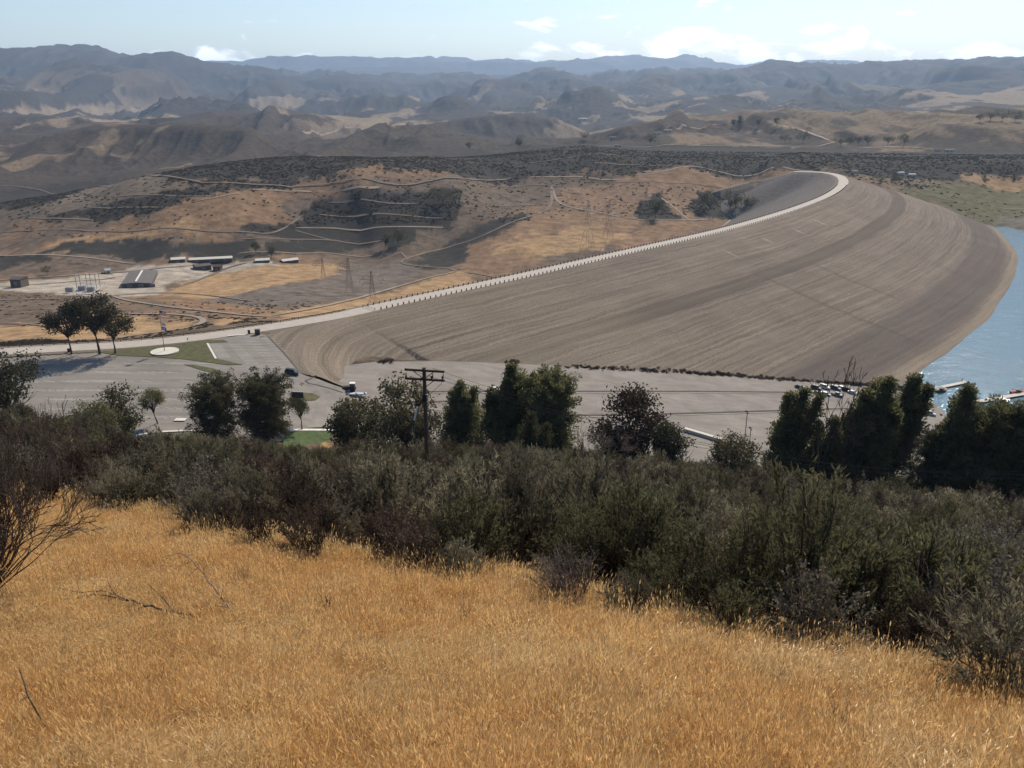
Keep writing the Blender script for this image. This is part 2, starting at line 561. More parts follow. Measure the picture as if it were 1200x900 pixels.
def ground_z(x, y, detail=True):
    """height of the land at plan points (1-D arrays)"""
    x = np.asarray(x, float); y = np.asarray(y, float)
    r = np.maximum(np.hypot(x, y), 4.0)
    az = np.clip(np.arctan2(x, y), -0.80, 0.80)
    lr = np.log(r)
    z = np.zeros(len(x))
    near = r < 1400
    if near.any():
        z[near] = CAM_H + r[near] * tps(az[near], lr[near])
    far = r > 1200
    if far.any():
        zf = CAM_H + r[far] * far_e(az[far], lr[far])
        w = sstep(1210, 1330, r[far])
        z[far] = np.where(near[far], z[far] * (1 - w) + zf * w, zf)
    if detail:
        xf, yf, rf = x, y, r
        z += (fbm(x / 2.3, y / 2.3, 3, 40) - .5) * 0.35 * sstep(250, 190, r)
        z += (fbm(x / 14, y / 14, 3, 43) - .5) * 1.0 * sstep(3, 40, r) * sstep(250, 200, r)
        mid = sstep(330, 480, r) * sstep(1500, 1200, r)
        z += (fbm(x / 60, y / 60, 4, 44) - .5) * 2.4 * mid * (0.4 + 0.6 * sstep(700, 900, r))
        z -= mid * sstep(800, 950, r) * ridged(x / 55 + 3, y / 170, 3, 47) * 2.2
        # spurs and gullies of the hills, growing with the size of the relief
        wx = x + 0.06 * r * (fbm(x / 900, y / 900, 3, 51) - .5); wy = y + 0.06 * r * (fbm(x / 900 + 40, y / 900, 3, 52) - .5)
        a1 = sstep(1500, 2200, r) * sstep(4600, 3600, r)
        z += a1 * (softcap(ridged(wx / 170, wy / 620, 6, 53, .52)) - .46) * 74.0
        a2 = sstep(3600, 5000, r) * sstep(16000, 12000, r) * (1 - .68 * np.exp(-(np.log(r / 10000.0) / .06) ** 2))
        z += a2 * (softcap(ridged(wx / 820, wy / 2600, 7, 55, 0.62)) - .45) * 0.046 * r
        a3 = sstep(13000, 19000, r)
        z += a3 * (ridged(wx / 2600, wy / 3400, 5, 57) - .5) * 320.0
    # car parks are graded into the land
    nl = r < 420
    if nl.any():
        xs, ys = x[nl], y[nl]; zs = z[nl]
        for poly, zf in ((UPL, lot_up_z), (LOW, lot_low_z)):
            d, _, _ = seg_dist(xs, ys, poly, True)
            ins = in_poly(xs, ys, poly)
            m = np.where(ins, 1.0, 1 - sstep(1.5, 12.0, d))
            zs = zs * (1 - m) + (zf(xs, ys) - 0.35) * m
        z[nl] = zs
    return z


def surf_z(x, y):
    """land or embankment, whichever is on top"""
    x = np.asarray(x, float); y = np.asarray(y, float)
    g = ground_z(x, y)
    d, _, _, ins = dam_z(x, y)
    m = (~ins) & (np.hypot(x, y) < 1150)
    return np.where(m, np.maximum(g, d), g)


def hit(px, py, rmin=6.0, rmax=60000.0, f=None):
    """first point of the land met by the sight line of a pixel"""
    d = ray(px, py)
    h = math.hypot(d[0], d[1])
    r = np.exp(np.linspace(math.log(rmin), math.log(rmax), 900))
    for _ in range(3):
        x = d[0] / h * r; y = d[1] / h * r; zr = CAM_H + d[2] / h * r
        g = (f or ground_z)(x, y) - zr
        i = np.argmax(g > 0)
        if not (g > 0).any(): i = len(r) - 1
        lo, hi = r[max(i - 1, 0)], r[i]
        r = np.linspace(lo, hi, 12)
    rr = hi
    return np.array([d[0] / h * rr, d[1] / h * rr, CAM_H + d[2] / h * rr])
# ------------------------------------------------------------------ materials


def new_mat(name):
    m = bpy.data.materials.new(name)
    m.use_nodes = True
    t = m.node_tree
    b = t.nodes['Principled BSDF']
    b.inputs['Specular IOR Level'].default_value = 0.25
    return m, t, b


def mat(name, col, rough=0.85, var=0.0, scale=3.0, metal=0.0, spec=0.25, bump=0.0, detail=4.0):
    m, t, b = new_mat(name)
    b.inputs['Roughness'].default_value = rough
    b.inputs['Metallic'].default_value = metal
    b.inputs['Specular IOR Level'].default_value = spec
    if var > 0:
        tcn = t.nodes.new('ShaderNodeNewGeometry')
        n = t.nodes.new('ShaderNodeTexNoise')
        n.inputs['Scale'].default_value = scale
        n.inputs['Detail'].default_value = detail
        t.links.new(tcn.outputs['Position'], n.inputs['Vector'])
        r = t.nodes.new('ShaderNodeMapRange')
        r.inputs['From Min'].default_value = 0.25; r.inputs['From Max'].default_value = 0.75
        r.inputs['To Min'].default_value = 1 - var; r.inputs['To Max'].default_value = 1 + var
        t.links.new(n.outputs['Fac'], r.inputs['Value'])
        mx = t.nodes.new('ShaderNodeVectorMath'); mx.operation = 'SCALE'
        mx.inputs[0].default_value = col[:3]
        t.links.new(r.outputs[0], mx.inputs['Scale'])
        t.links.new(mx.outputs[0], b.inputs['Base Color'])
        if bump:
            bp = t.nodes.new('ShaderNodeBump'); bp.inputs['Strength'].default_value = bump
            bp.inputs['Distance'].default_value = 0.1
            t.links.new(n.outputs['Fac'], bp.inputs['Height']); t.links.new(bp.outputs[0], b.inputs['Normal'])
    else:
        b.inputs['Base Color'].default_value = (*col[:3], 1)
    return m


def nmath(t, op, a, b=None, clamp=False):
    m = t.nodes.new('ShaderNodeMath'); m.operation = op; m.use_clamp = clamp
    for i, v in enumerate((a, b)):
        if v is None: continue
        if isinstance(v, (int, float)): m.inputs[i].default_value = v
        else: t.links.new(v, m.inputs[i])
    return m.outputs[0]


def nnoise(t, vec, scale, detail=4.0, rough=0.55):
    n = t.nodes.new('ShaderNodeTexNoise')
    n.inputs['Scale'].default_value = scale; n.inputs['Detail'].default_value = detail; n.inputs['Roughness'].default_value = rough
    if vec is not None: t.links.new(vec, n.inputs['Vector'])
    return n.outputs['Fac']


def nrange(t, v, a, b, c, d, smooth=False):
    r = t.nodes.new('ShaderNodeMapRange')
    if smooth: r.interpolation_type = 'SMOOTHSTEP'
    t.links.new(v, r.inputs['Value'])
    for k, x in zip(('From Min', 'From Max', 'To Min', 'To Max'), (a, b, c, d)): r.inputs[k].default_value = x
    return r.outputs[0]


def nmix(t, f, a, b):
    m = t.nodes.new('ShaderNodeMix'); m.data_type = 'RGBA'
    if isinstance(f, (int, float)): m.inputs[0].default_value = f
    else: t.links.new(f, m.inputs[0])
    for i, v in ((6, a), (7, b)):
        if isinstance(v, tuple): m.inputs[i].default_value = (*v, 1)
        else: t.links.new(v, m.inputs[i])
    return m.outputs[2]


def nscale(t, col, f):
    m = t.nodes.new('ShaderNodeVectorMath'); m.operation = 'SCALE'
    if isinstance(col, tuple): m.inputs[0].default_value = col
    else: t.links.new(col, m.inputs[0])
    t.links.new(f, m.inputs['Scale'])
    return m.outputs[0]


def npos(t): return t.nodes.new('ShaderNodeNewGeometry').outputs['Position']


def nattr(t, name):
    a = t.nodes.new('ShaderNodeAttribute'); a.attribute_name = name
    return a


# land: mapped soil and plant cover, with small clumps of scrub and grass in the material
def land_material():
    m, t, b = new_mat('land')
    b.inputs['Roughness'].default_value = 0.95; b.inputs['Specular IOR Level'].default_value = 0.05
    col = nattr(t, 'cover').outputs['Color']
    p = npos(t)
    sh = nattr(t, 'scrub').outputs['Fac']
    n1 = nnoise(t, p, 0.9, 5); n2 = nnoise(t, p, 0.11, 6, 0.62)
    f = nmath(t, 'MULTIPLY', nrange(t, n1, .3, .7, .76, 1.24), nrange(t, n2, .3, .7, .62, 1.38))
    c = nscale(t, col, f)
    n3 = nnoise(t, p, 0.05, 9, 0.72)
    th = nmath(t, 'SUBTRACT', 0.72, nmath(t, 'MULTIPLY', sh, 0.38))
    k = nrange(t, nmath(t, 'SUBTRACT', n3, th), -.02, .05, 0, .85, True)
    c = nmix(t, k, c, (0.038, 0.035, 0.03))
    t.links.new(c, b.inputs['Base Color'])
    bp = t.nodes.new('ShaderNodeBump'); bp.inputs['Strength'].default_value = 0.5; bp.inputs['Distance'].default_value = 2.5
    t.links.new(n3, bp.inputs['Height']); t.links.new(bp.outputs[0], b.inputs['Normal'])
    return m


M_LAND = land_material()

# ------------------------------------------------------------------ the sheet of land
AZ_IN = np.arange(-0.72, 0.7201, 0.0021)
AZ_OUT = np.linspace(0.76, 2 * math.pi - 0.76, 56)
AZS = np.concatenate([AZ_IN, AZ_OUT])
_st = []                                              # rows stand closer on the faces of the ranges that look this way
_l = math.log(4.0)
while _l < math.log(52000.0):
    _st.append(_l); _r = math.exp(_l)
    _f = any(a_ < _r < b_ for a_, b_ in ((1980, 2520), (3050, 3640), (4500, 5560), (6700, 8080), (9000, 10080)))
    _l += 0.0106 if _r < 1330 else (0.0036 if _f else (0.012 if _r < 13500 else (0.009 if _r < 22500 else .04)))
_st.append(math.log(52000.0))
RS = np.exp(np.array(_st)); NR = len(RS)
AA, RR = np.meshgrid(AZS, RS)
GX = (RR * np.sin(AA)).ravel(); GY = (RR * np.cos(AA)).ravel()
GZ = ground_z(GX, GY)
nA = len(AZS)


def hits(pl, **k): return np.array([hit(x, y, **k)[:2] for x, y in pl])


C_DARK = (0.046, 0.042, 0.038); C_DARK2 = (0.054, 0.046, 0.040); C_GOLD = (0.30, 0.198, 0.11); C_ORG = (0.205, 0.132, 0.082)
C_BRN = (0.128, 0.097, 0.073); C_GREY = (0.135, 0.11, 0.092); C_PALE = (0.33, 0.285, 0.235); C_OLIVE = (0.115, 0.105, 0.058)
# soil and plant cover, as outlines on the land: (outline in the photograph, colour, softness, scrub)
COVER = [
    ([(-200, 240), (130, 232), (340, 213), (560, 209), (640, 206), (720, 203), (960, 199), (1300, 200), (1300, 172), (760, 170), (690, 168), (540, 182), (330, 184), (130, 209), (-200, 232)], C_DARK2, 14, .75),
    ([(0, 262), (60, 238), (130, 213), (200, 210), (190, 225), (130, 238), (60, 258)], (0.135, 0.108, 0.082), 6, .3),
    ([(130, 238), (190, 225), (330, 214), (340, 224), (240, 232), (170, 250), (120, 262), (40, 258)], C_DARK2, 8, .7),
    ([(-60, 300), (40, 288), (120, 268), (230, 234), (330, 222), (345, 235), (340, 262), (300, 275), (160, 288), (70, 300), (0, 310)], C_ORG, 10, .22),
    ([(50, 290), (120, 276), (200, 262), (230, 258), (240, 268), (140, 284), (60, 300)], C_GOLD, 8, .1),
    ([(345, 262), (365, 236), (420, 224), (500, 221), (538, 221), (543, 240), (533, 258), (505, 268), (470, 271), (440, 284), (365, 285), (320, 277), (285, 275), (290, 264)], C_DARK, 5, .8),
    ([(450, 292), (452, 280), (468, 268), (488, 268), (492, 280), (470, 290)], (0.042, 0.05, 0.032), 4, .8),
    ([(308, 296), (320, 282), (380, 284), (412, 281), (410, 296)], C_DARK, 5, .7),
    ([(30, 300), (90, 283), (150, 279), (205, 289), (250, 280), (300, 282), (312, 300), (250, 306), (150, 306), (120, 299)], C_DARK, 6, .7),
    ([(-80, 302), (20, 298), (70, 303), (110, 309), (60, 316), (-80, 318)], C_DARK2, 5, .6),
    ([(0, 322), (20, 308), (120, 309), (160, 312), (110, 320), (50, 326)], C_BRN, 6, .35),
    ([(-200, 346), (0, 331), (60, 327), (130, 321), (150, 314), (200, 309), (300, 305), (340, 310), (290, 318), (240, 325), (200, 333), (185, 346), (100, 347), (0, 340)], C_PALE, 4, .0),
    ([(185, 346), (215, 332), (250, 322), (300, 314), (345, 308), (388, 309), (404, 314), (385, 325), (310, 338), (235, 352)], C_GOLD, 4, .06),
    ([(232, 351), (310, 339), (350, 331), (385, 326), (412, 308), (455, 307), (500, 312), (480, 330), (420, 347), (330, 362)], C_GREY, 4, .25),
    ([(-200, 398), (0, 398), (50, 396), (60, 388), (40, 380), (0, 380), (-200, 382)], C_GOLD, 5, .05),
    ([(-200, 378), (0, 376), (70, 368), (140, 365), (130, 352), (50, 352), (-200, 356)], C_BRN, 7, .2),
    ([(60, 372), (150, 366), (170, 375), (235, 375), (222, 384), (140, 396), (60, 398)], C_GOLD, 5, .12),
    ([(250, 380), (262, 372), (290, 374), (270, 382)], C_GOLD, 3, .05),
    ([(160, 352), (235, 352), (330, 364), (320, 375), (240, 368), (190, 356)], C_ORG, 4, .2),
    ([(-300, 418), (0, 416), (120, 404), (120, 399), (0, 401), (-300, 404)], (0.075, 0.06, 0.048), 3, .8),
    ([(330, 366), (420, 350), (480, 336), (530, 318), (545, 316), (560, 330), (480, 350), (400, 368), (330, 382)], C_GOLD, 5, .12),
    ([(430, 219), (560, 212), (640, 218), (640, 238), (590, 252), (545, 268), (530, 262), (545, 236), (540, 221)], C_BRN, 7, .3),
    ([(475, 309), (515, 292), (560, 263), (608, 250), (622, 254), (600, 268), (556, 287), (545, 300), (534, 313), (500, 315)], C_DARK, 6, .6),
    ([(540, 313), (553, 290), (605, 262), (648, 245), (700, 250), (770, 260), (830, 256), (800, 275), (650, 318), (560, 325)], C_ORG, 6, .18),
    ([(560, 300), (610, 278), (670, 268), (740, 272), (700, 286), (620, 300)], C_GOLD, 12, .04),
    ([(600, 318), (640, 300), (720, 286), (720, 296), (650, 318)], C_BRN, 8, .2),
    ([(650, 246), (652, 222), (720, 214), (860, 222), (830, 252), (770, 258), (700, 248)], (0.2, 0.13, 0.085), 8, .3),
    ([(720, 213), (738, 205), (830, 201), (954, 203), (930, 222), (890, 231), (840, 221), (780, 216)], C_ORG, 4, .06),
    ([(744, 258), (752, 238), (768, 226), (782, 236), (796, 256)], C_DARK, 4, .8),
    ([(806, 242), (818, 226), (845, 222), (880, 232), (892, 238), (888, 250), (865, 258), (818, 254)], C_DARK, 4, .8),
    ([(886, 232), (895, 224), (912, 224), (918, 230), (900, 238)], C_DARK, 3, .8),
    ([(1040, 222), (1080, 216), (1200, 214), (1400, 214), (1400, 274), (1165, 274), (1140, 256), (1090, 238)], C_OLIVE, 8, .25),
    ([(1000, 205), (1200, 206), (1400, 206), (1400, 212), (1200, 213), (1060, 216), (1020, 210)], (0.15, 0.12, 0.08), 5, .5),
    ([(1120, 204), (1200, 206), (1400, 207), (1400, 213), (1130, 211)], C_GOLD, 4, .1),
    ([(1165, 275), (1140, 262), (1180, 255), (1400, 258), (1400, 280)], (0.15, 0.13, 0.1), 5, .1),
]
_far = GX ** 2 + GY ** 2 > 1000 ** 2
r_ = np.hypot(GX, GY)
nz1 = fbm(GX / 60, GY / 60, 4, 60); nz2 = fbm(GX / 300, GY / 300, 4, 63)
C = np.empty((len(GX), 3)); S = np.zeros(len(GX))


def lay(c, w, s=None):
    w = np.asarray(w)[:, None] * np.ones((1, 1))
    C[:] = C * (1 - w) + np.array(c) * w
    if s is not None: S[:] = S * (1 - w[:, 0]) + s * w[:, 0]


C[:] = C_BRN; S[:] = 0.3
lay(C_ORG, sstep(.45, .6, nz1) * .7)
# hillside the camera stands on: straw soil, leaf litter lower down
near = r_ < 420
lay((0.30, 0.19, 0.085), sstep(330, 250, r_), 0.0)
lay((0.085, 0.066, 0.046), sstep(20, 34, r_) * sstep(420, 330, r_) * sstep(.30, .44, fbm(GX / 6, GY / 6, 3, 66)) * .9)
# far hills: chaparral with dry grass on the spurs
fz = sstep(1060, 1260, r_)
lay((0.062, 0.049, 0.039), fz, .42)
L = np.maximum(r_, 1) * 0.055
g1 = fbm(GX / 210, GY / 420, 5, 70, .6)
lay((0.21, 0.155, 0.10), fz * sstep(1350, 1700, r_) * sstep(.55, .61, g1 + .13 * sstep(.08, .18, np.arctan2(GX, GY)) - .06) * sstep(3600, 2600, r_) * .7, .2)
g2 = fbm(GX / 330, GY / 800, 6, 73, .62)
lay((0.26, 0.20, 0.135), sstep(3000, 3600, r_) * sstep(8600, 6500, r_) * sstep(.54, .58, g2) * .75, .1)
lay((0.046, 0.041, 0.036), sstep(3200, 5200, r_) * (1 - sstep(.53, .58, g2) * sstep(8600, 6500, r_)), .2)
lay((0.10, 0.085, 0.06), sstep(7000, 9000, r_) * sstep(.57, .62, g2) * .5, .1)
# concentrate on plan boxes so that each outline is tested only where it lies
sel = np.where((r_ > 230) & (r_ < 1800) & (np.abs(np.arctan2(GX, GY)) < .8))[0]
wob = 1.0
jx = (fbm(GX[sel] / 20, GY[sel] / 20, 5, 80, .65) - .5); jy = (fbm(GX[sel] / 20 + 50, GY[sel] / 20, 5, 81, .65) - .5)
for outline, colr, soft, scrub in COVER:
    pg = hits(outline, rmin=250.0)
    lo, hi = pg.min(0) - 40, pg.max(0) + 40
    q = sel[(GX[sel] > lo[0]) & (GX[sel] < hi[0]) & (GY[sel] > lo[1]) & (GY[sel] < hi[1])]
    m = (GX[sel] > lo[0]) & (GX[sel] < hi[0]) & (GY[sel] > lo[1]) & (GY[sel] < hi[1])
    k = 3.2 * soft
    x, y = GX[q] + jx[m] * k * 1.6, GY[q] + jy[m] * k * 2.2
    d, _, _ = seg_dist(x, y, pg, True)
    d = np.where(in_poly(x, y, pg), -d, d)
    w = sstep(soft * .45, -soft * .45, d)
    C[q] = C[q] * (1 - w[:, None]) + np.array(colr) * w[:, None]
    S[q] = S[q] * (1 - w) + scrub * w
C *= (0.86 + 0.28 * fbm(GX / 11, GY / 11, 3, 90))[:, None]


def fan_faces(r0, r1):
    i = np.arange(r0, r1)[:, None]; j = np.arange(nA)[None, :]
    a = i * nA + j; b = i * nA + (j + 1) % nA
    return np.stack([a, a + nA, b + nA, b], -1).reshape(-1, 4)


_cut = [0, int(np.searchsorted(RS, 1330)), int(np.searchsorted(RS, 4500)), NR - 1]
for nm, a, b in zip(('ground', 'hills', 'mountains'), _cut[:-1], _cut[1:]):
    v0, v1 = a * nA, (b + 1) * nA
    V = np.c_[GX, GY, GZ][v0:v1]
    F = fan_faces(a, b) - v0
    Ft = None
    if a == 0:                                        # close the sheet under the viewpoint
        V = np.vstack([V, [0, 0, GZ[:nA].mean()]])
        c = len(V) - 1
        Ft = np.array([[c, j, (j + 1) % nA] for j in range(nA)])
    me = np_mesh(nm, V, F, [M_LAND], smooth=True, Ft=Ft)
    pad = 1 if a == 0 else 0
    attr_color(me, 'cover', np.vstack([C[v0:v1]] + [C[:1]] * pad)); attr_float(me, 'scrub', np.r_[S[v0:v1], [0] * pad])
    tag(link(nm, me), kind='structure')

# ------------------------------------------------------------------ the earth dam


def dam_material():
    m, t, b = new_mat('graded_earth')
    b.inputs['Roughness'].default_value = 0.95; b.inputs['Specular IOR Level'].default_value = 0.08
    d0 = nattr(t, 'below_brink').outputs['Fac']; s = nattr(t, 'along').outputs['Fac']; z = nattr(t, 'level').outputs['Fac']
    p = npos(t)
    d = nmath(t, 'ADD', d0, nmath(t, 'ADD', nmath(t, 'MULTIPLY', nmath(t, 'SUBTRACT', nnoise(t, p, .05, 4), .5), 3.4), nmath(t, 'MULTIPLY', nmath(t, 'SUBTRACT', nnoise(t, p, .4, 3), .5), 1.2)))

    def streak(fs, fd, detail, off=0.0):
        cmb = t.nodes.new('ShaderNodeCombineXYZ')
        t.links.new(nmath(t, 'MULTIPLY', s, fs), cmb.inputs[0]); t.links.new(nmath(t, 'MULTIPLY', d, fd), cmb.inputs[1])
        cmb.inputs[2].default_value = off
        return nnoise(t, cmb.outputs[0], 1.0, detail, 0.6)
    s1 = streak(0.006, 0.42, 3.0); s2 = streak(0.016, 1.1, 3.0, 5.0); s3 = streak(0.004, 0.07, 2.0, 9.0); s4 = streak(.03, 1.5, 2.0, 17.)
    blot = nnoise(t, p, 0.022, 6, 0.62); fine = nnoise(t, p, 1.1, 5, .7)
    base = nmix(t, nrange(t, blot, .35, .65, 0, 1), (0.156, 0.125, 0.098), (0.206, 0.166, 0.130))
    base = nmix(t, nrange(t, s3, .35, .68, 0, .65), base, (0.150, 0.121, 0.099))
    f = nmath(t, 'MULTIPLY', nrange(t, s1, .3, .7, .76, 1.22), nrange(t, s2, .3, .7, .80, 1.22))
    f = nmath(t, 'MULTIPLY', f, nrange(t, fine, .3, .7, .76, 1.24))
    c = nscale(t, base, f)
    c = nmix(t, nrange(t, s4, .66, .74, 0, .45, True), c, (0.36, 0.31, 0.25))
    dk = nrange(t, nmath(t, 'ADD', s4, nmath(t, 'MULTIPLY', blot, .5)), .52, .40, 0, .4, True)
    c = nmix(t, dk, c, (0.085, 0.07, 0.056))
    # straight runs down the slope where water has cut the fill, and pale scars near the top
    for s0_, hw_, d0_, d1_, tone in ((612, 1.1, 48, 150, (0.075, 0.062, 0.05)), (552, .9, 62, 120, (0.08, 0.066, 0.053)), (430, 1.0, 14, 30, (0.40, .34, .26)), (480, .8, 16, 28, (.40, .34, .26)), (535, .9, 16, 27, (.42, .35, .27)), (592, .9, 18, 34, (.36, .30, .22))):
        v = nmath(t, 'ABSOLUTE', nmath(t, 'SUBTRACT', nmath(t, 'ADD', s, nmath(t, 'ADD', nmath(t, 'MULTIPLY', blot, 16.0), nmath(t, 'MULTIPLY', fine, 3.0))), s0_ + 9.5))
        w_1 = nmath(t, 'MULTIPLY', nrange(t, v, hw_ * 3.2, hw_ * .6, 0, .55, True), nmath(t, 'MULTIPLY', nrange(t, d, d0_, d0_ + 4, 0, 1), nrange(t, d, d1_, d1_ - 6, 0, 1)))
        c = nmix(t, nmath(t, 'MULTIPLY', w_1, nrange(t, s2, .35, .6, .25, 1)), c, tone)
    # old waterlines: silt bands at fixed levels

    def bandw(z0, hw, soft, amt):
        u = nmath(t, 'ABSOLUTE', nmath(t, 'SUBTRACT', nmath(t, 'ADD', z, nmath(t, 'MULTIPLY', nmath(t, 'SUBTRACT', s3, .5), 2.2)), z0))
        return nmath(t, 'MULTIPLY', nrange(t, u, hw + soft, hw, 0, 1, True), amt)
    c = nmix(t, nmath(t, 'MULTIPLY', bandw(-13.6, .6, .8, .8), nrange(t, s1, .3, .6, .55, 1)), c, (0.085, 0.068, 0.053))
    c = nmix(t, nmath(t, 'MULTIPLY', bandw(-34.0, 2.6, 2.0, .85), nrange(t, s2, .3, .7, .5, 1)), c, (0.088, 0.072, 0.066))
    c = nmix(t, bandw(-39.2, .5, .6, .4), c, (0.29, 0.23, 0.165))
    up = nrange(t, d, -2.5, 0.5, 0, 1)
    dn = nscale(t, (0.120, 0.106, 0.098), nrange(t, nnoise(t, p, 0.25, 5), .3, .7, .85, 1.15))
    c = nmix(t, up, dn, c)
    lf = nrange(t, s, 720, 780, 0, .55, True)
    c = nmix(t, lf, c, nscale(t, (0.185, 0.152, 0.115), f))
    t.links.new(c, b.inputs['Base Color'])
    bp = t.nodes.new('ShaderNodeBump'); bp.inputs['Strength'].default_value = 0.55; bp.inputs['Distance'].default_value = 0.9
    t.links.new(nmath(t, 'ADD', s1, nmath(t, 'MULTIPLY', s2, .4)), bp.inputs['Height']); t.links.new(bp.outputs[0], b.inputs['Normal'])
    return m


_dep = np.radians(np.arange(17.6, 4.55, -0.042))
dR = CAM_H / np.tan(_dep)
dA = np.arange(-0.56, 0.62, 0.0017)
DA, DR = np.meshgrid(dA, dR)
DX, DY = (DR * np.sin(DA)).ravel(), (DR * np.cos(DA)).ravel()
DZ, DD, DS, DI = dam_z(DX, DY)
roadd, _, _ = seg_dist(DX, DY, ROAD)
gzd = ground_z(DX, DY)
w_ = sstep(3, 10, np.abs(DD)) * (~DI)
DZ = DZ + w_ * ((fbm(DS / 40, DD / 2.6, 3, 95) - .5) * 0.5 + (fbm(DX / 30, DY / 30, 3, 97) - .5) * 0.8)
_inl = in_poly(DX, DY, UPL) | in_poly(DX, DY, LOW)
keep = ((~DI) & (DZ > gzd - 1.2)) | (DI & (roadd < 7.3)) | (DI & (DX > -130) & (DY > 262) & ~_inl)
keep &= DZ > -50
kk = keep.reshape(DA.shape)
q = kk[:-1, :-1] | kk[1:, :-1] | kk[:-1, 1:] | kk[1:, 1:]
i, j = np.where(q)
w = DA.shape[1]
F = np.stack([i * w + j, (i + 1) * w + j, (i + 1) * w + j + 1, i * w + j + 1], -1)
used, inv = np.unique(F, return_inverse=True)
me = np_mesh('earth_dam', np.c_[DX, DY, DZ][used], inv.reshape(F.shape), [dam_material()], smooth=True)
attr_float(me, 'below_brink', DD[used]); attr_float(me, 'along', DS[used]); attr_float(me, 'level', DZ[used])
dam = tag(link('earth_dam', me), 'long curved earth embankment dam with a pale road along its crest', 'dam')

# ------------------------------------------------------------------ lake
LAKE_Z = -40.0


def water_material():
    m, t, b = new_mat('water')
    b.inputs['Base Color'].default_value = (0.06, 0.135, 0.175, 1)
    b.inputs['Roughness'].default_value = 0.10
    b.inputs['IOR'].default_value = 1.33; b.inputs['Specular IOR Level'].default_value = 0.5
    p = npos(t)
    h = nmath(t, 'ADD', nnoise(t, p, 0.55, 4, .6), nmath(t, 'MULTIPLY', nnoise(t, p, 0.10, 3, .5), 2.2))
    bp = t.nodes.new('ShaderNodeBump'); bp.inputs['Strength'].default_value = 1.0; bp.inputs['Distance'].default_value = 0.27
    t.links.new(h, bp.inputs['Height']); t.links.new(bp.outputs[0], b.inputs['Normal'])
    return m


lk = [ROAD[int(f * (len(ROAD) - 1))] + _up[int(f * (len(ROAD) - 1))] * dd for f, dd in ((.42, 128), (.5, 128), (.6, 128), (.7, 128), (.8, 120), (.9, 105))]
lk = [tuple(p) for p in lk] + [(470, 860), (560, 900), (800, 930), (1300, 900), (1500, 500), (1200, 180), (420, 200), (250, 225), (190, 290), (165, 330)]
mb = MB().poly([(x, y, LAKE_Z) for x, y in lk])
tag(mb.build('lake_water', water_material()), kind='structure')

# ------------------------------------------------------------------ crest road, car parks
M_ROAD = mat('pale_asphalt', (0.40, 0.355, 0.31), .9, .10, .35)
M_LOT = None


def lot_material(name, base):
    m, t, b = new_mat(name)
    b.inputs['Roughness'].default_value = 0.9
    p = npos(t)
    mpn = t.nodes.new('ShaderNodeMapping'); mpn.inputs['Scale'].default_value = (0.035, 0.28, 1)
    t.links.new(p, mpn.inputs['Vector'])
    st = nnoise(t, mpn.outputs[0], 1.0, 6, .6)
    f = nmath(t, 'MULTIPLY', nrange(t, st, .3, .7, .80, 1.17), nrange(t, nnoise(t, p, .06, 5), .3, .7, .88, 1.1))
    f = nmath(t, 'MULTIPLY', f, nrange(t, nnoise(t, p, 1.6, 4), .3, .7, .94, 1.06))
    br = t.nodes.new('ShaderNodeTexBrick'); br.offset = .37
    for k_, v_ in (('Scale', .055), ('Mortar Size', .0035), ('Mortar Smooth', .6), ('Bias', 0.0), ('Brick Width', .9), ('Row Height', .42)): br.inputs[k_].default_value = v_
    br.inputs['Color1'].default_value = (1, 1, 1, 1); br.inputs['Color2'].default_value = (.90, .90, .90, 1); br.inputs['Mortar'].default_value = (.72, .72, .72, 1)
    wv = t.nodes.new('ShaderNodeVectorMath'); wv.operation = 'ADD'; nz_ = t.nodes.new('ShaderNodeTexNoise'); nz_.inputs['Scale'].default_value = .12; nz_.inputs['Detail'].default_value = 5
    t.links.new(p, nz_.inputs['Vector']); sc_ = t.nodes.new('ShaderNodeVectorMath'); sc_.operation = 'SCALE'; sc_.inputs['Scale'].default_value = 2.2
    t.links.new(nz_.outputs['Color'], sc_.inputs[0]); t.links.new(p, wv.inputs[0]); t.links.new(sc_.outputs[0], wv.inputs[1]); t.links.new(wv.outputs[0], br.inputs['Vector'])
    sp = t.nodes.new('ShaderNodeSeparateColor'); t.links.new(br.outputs['Color'], sp.inputs[0])
    f = nmath(t, 'MULTIPLY', f, sp.outputs[0])
    t.links.new(nscale(t, base, f), b.inputs['Base Color'])
    return m


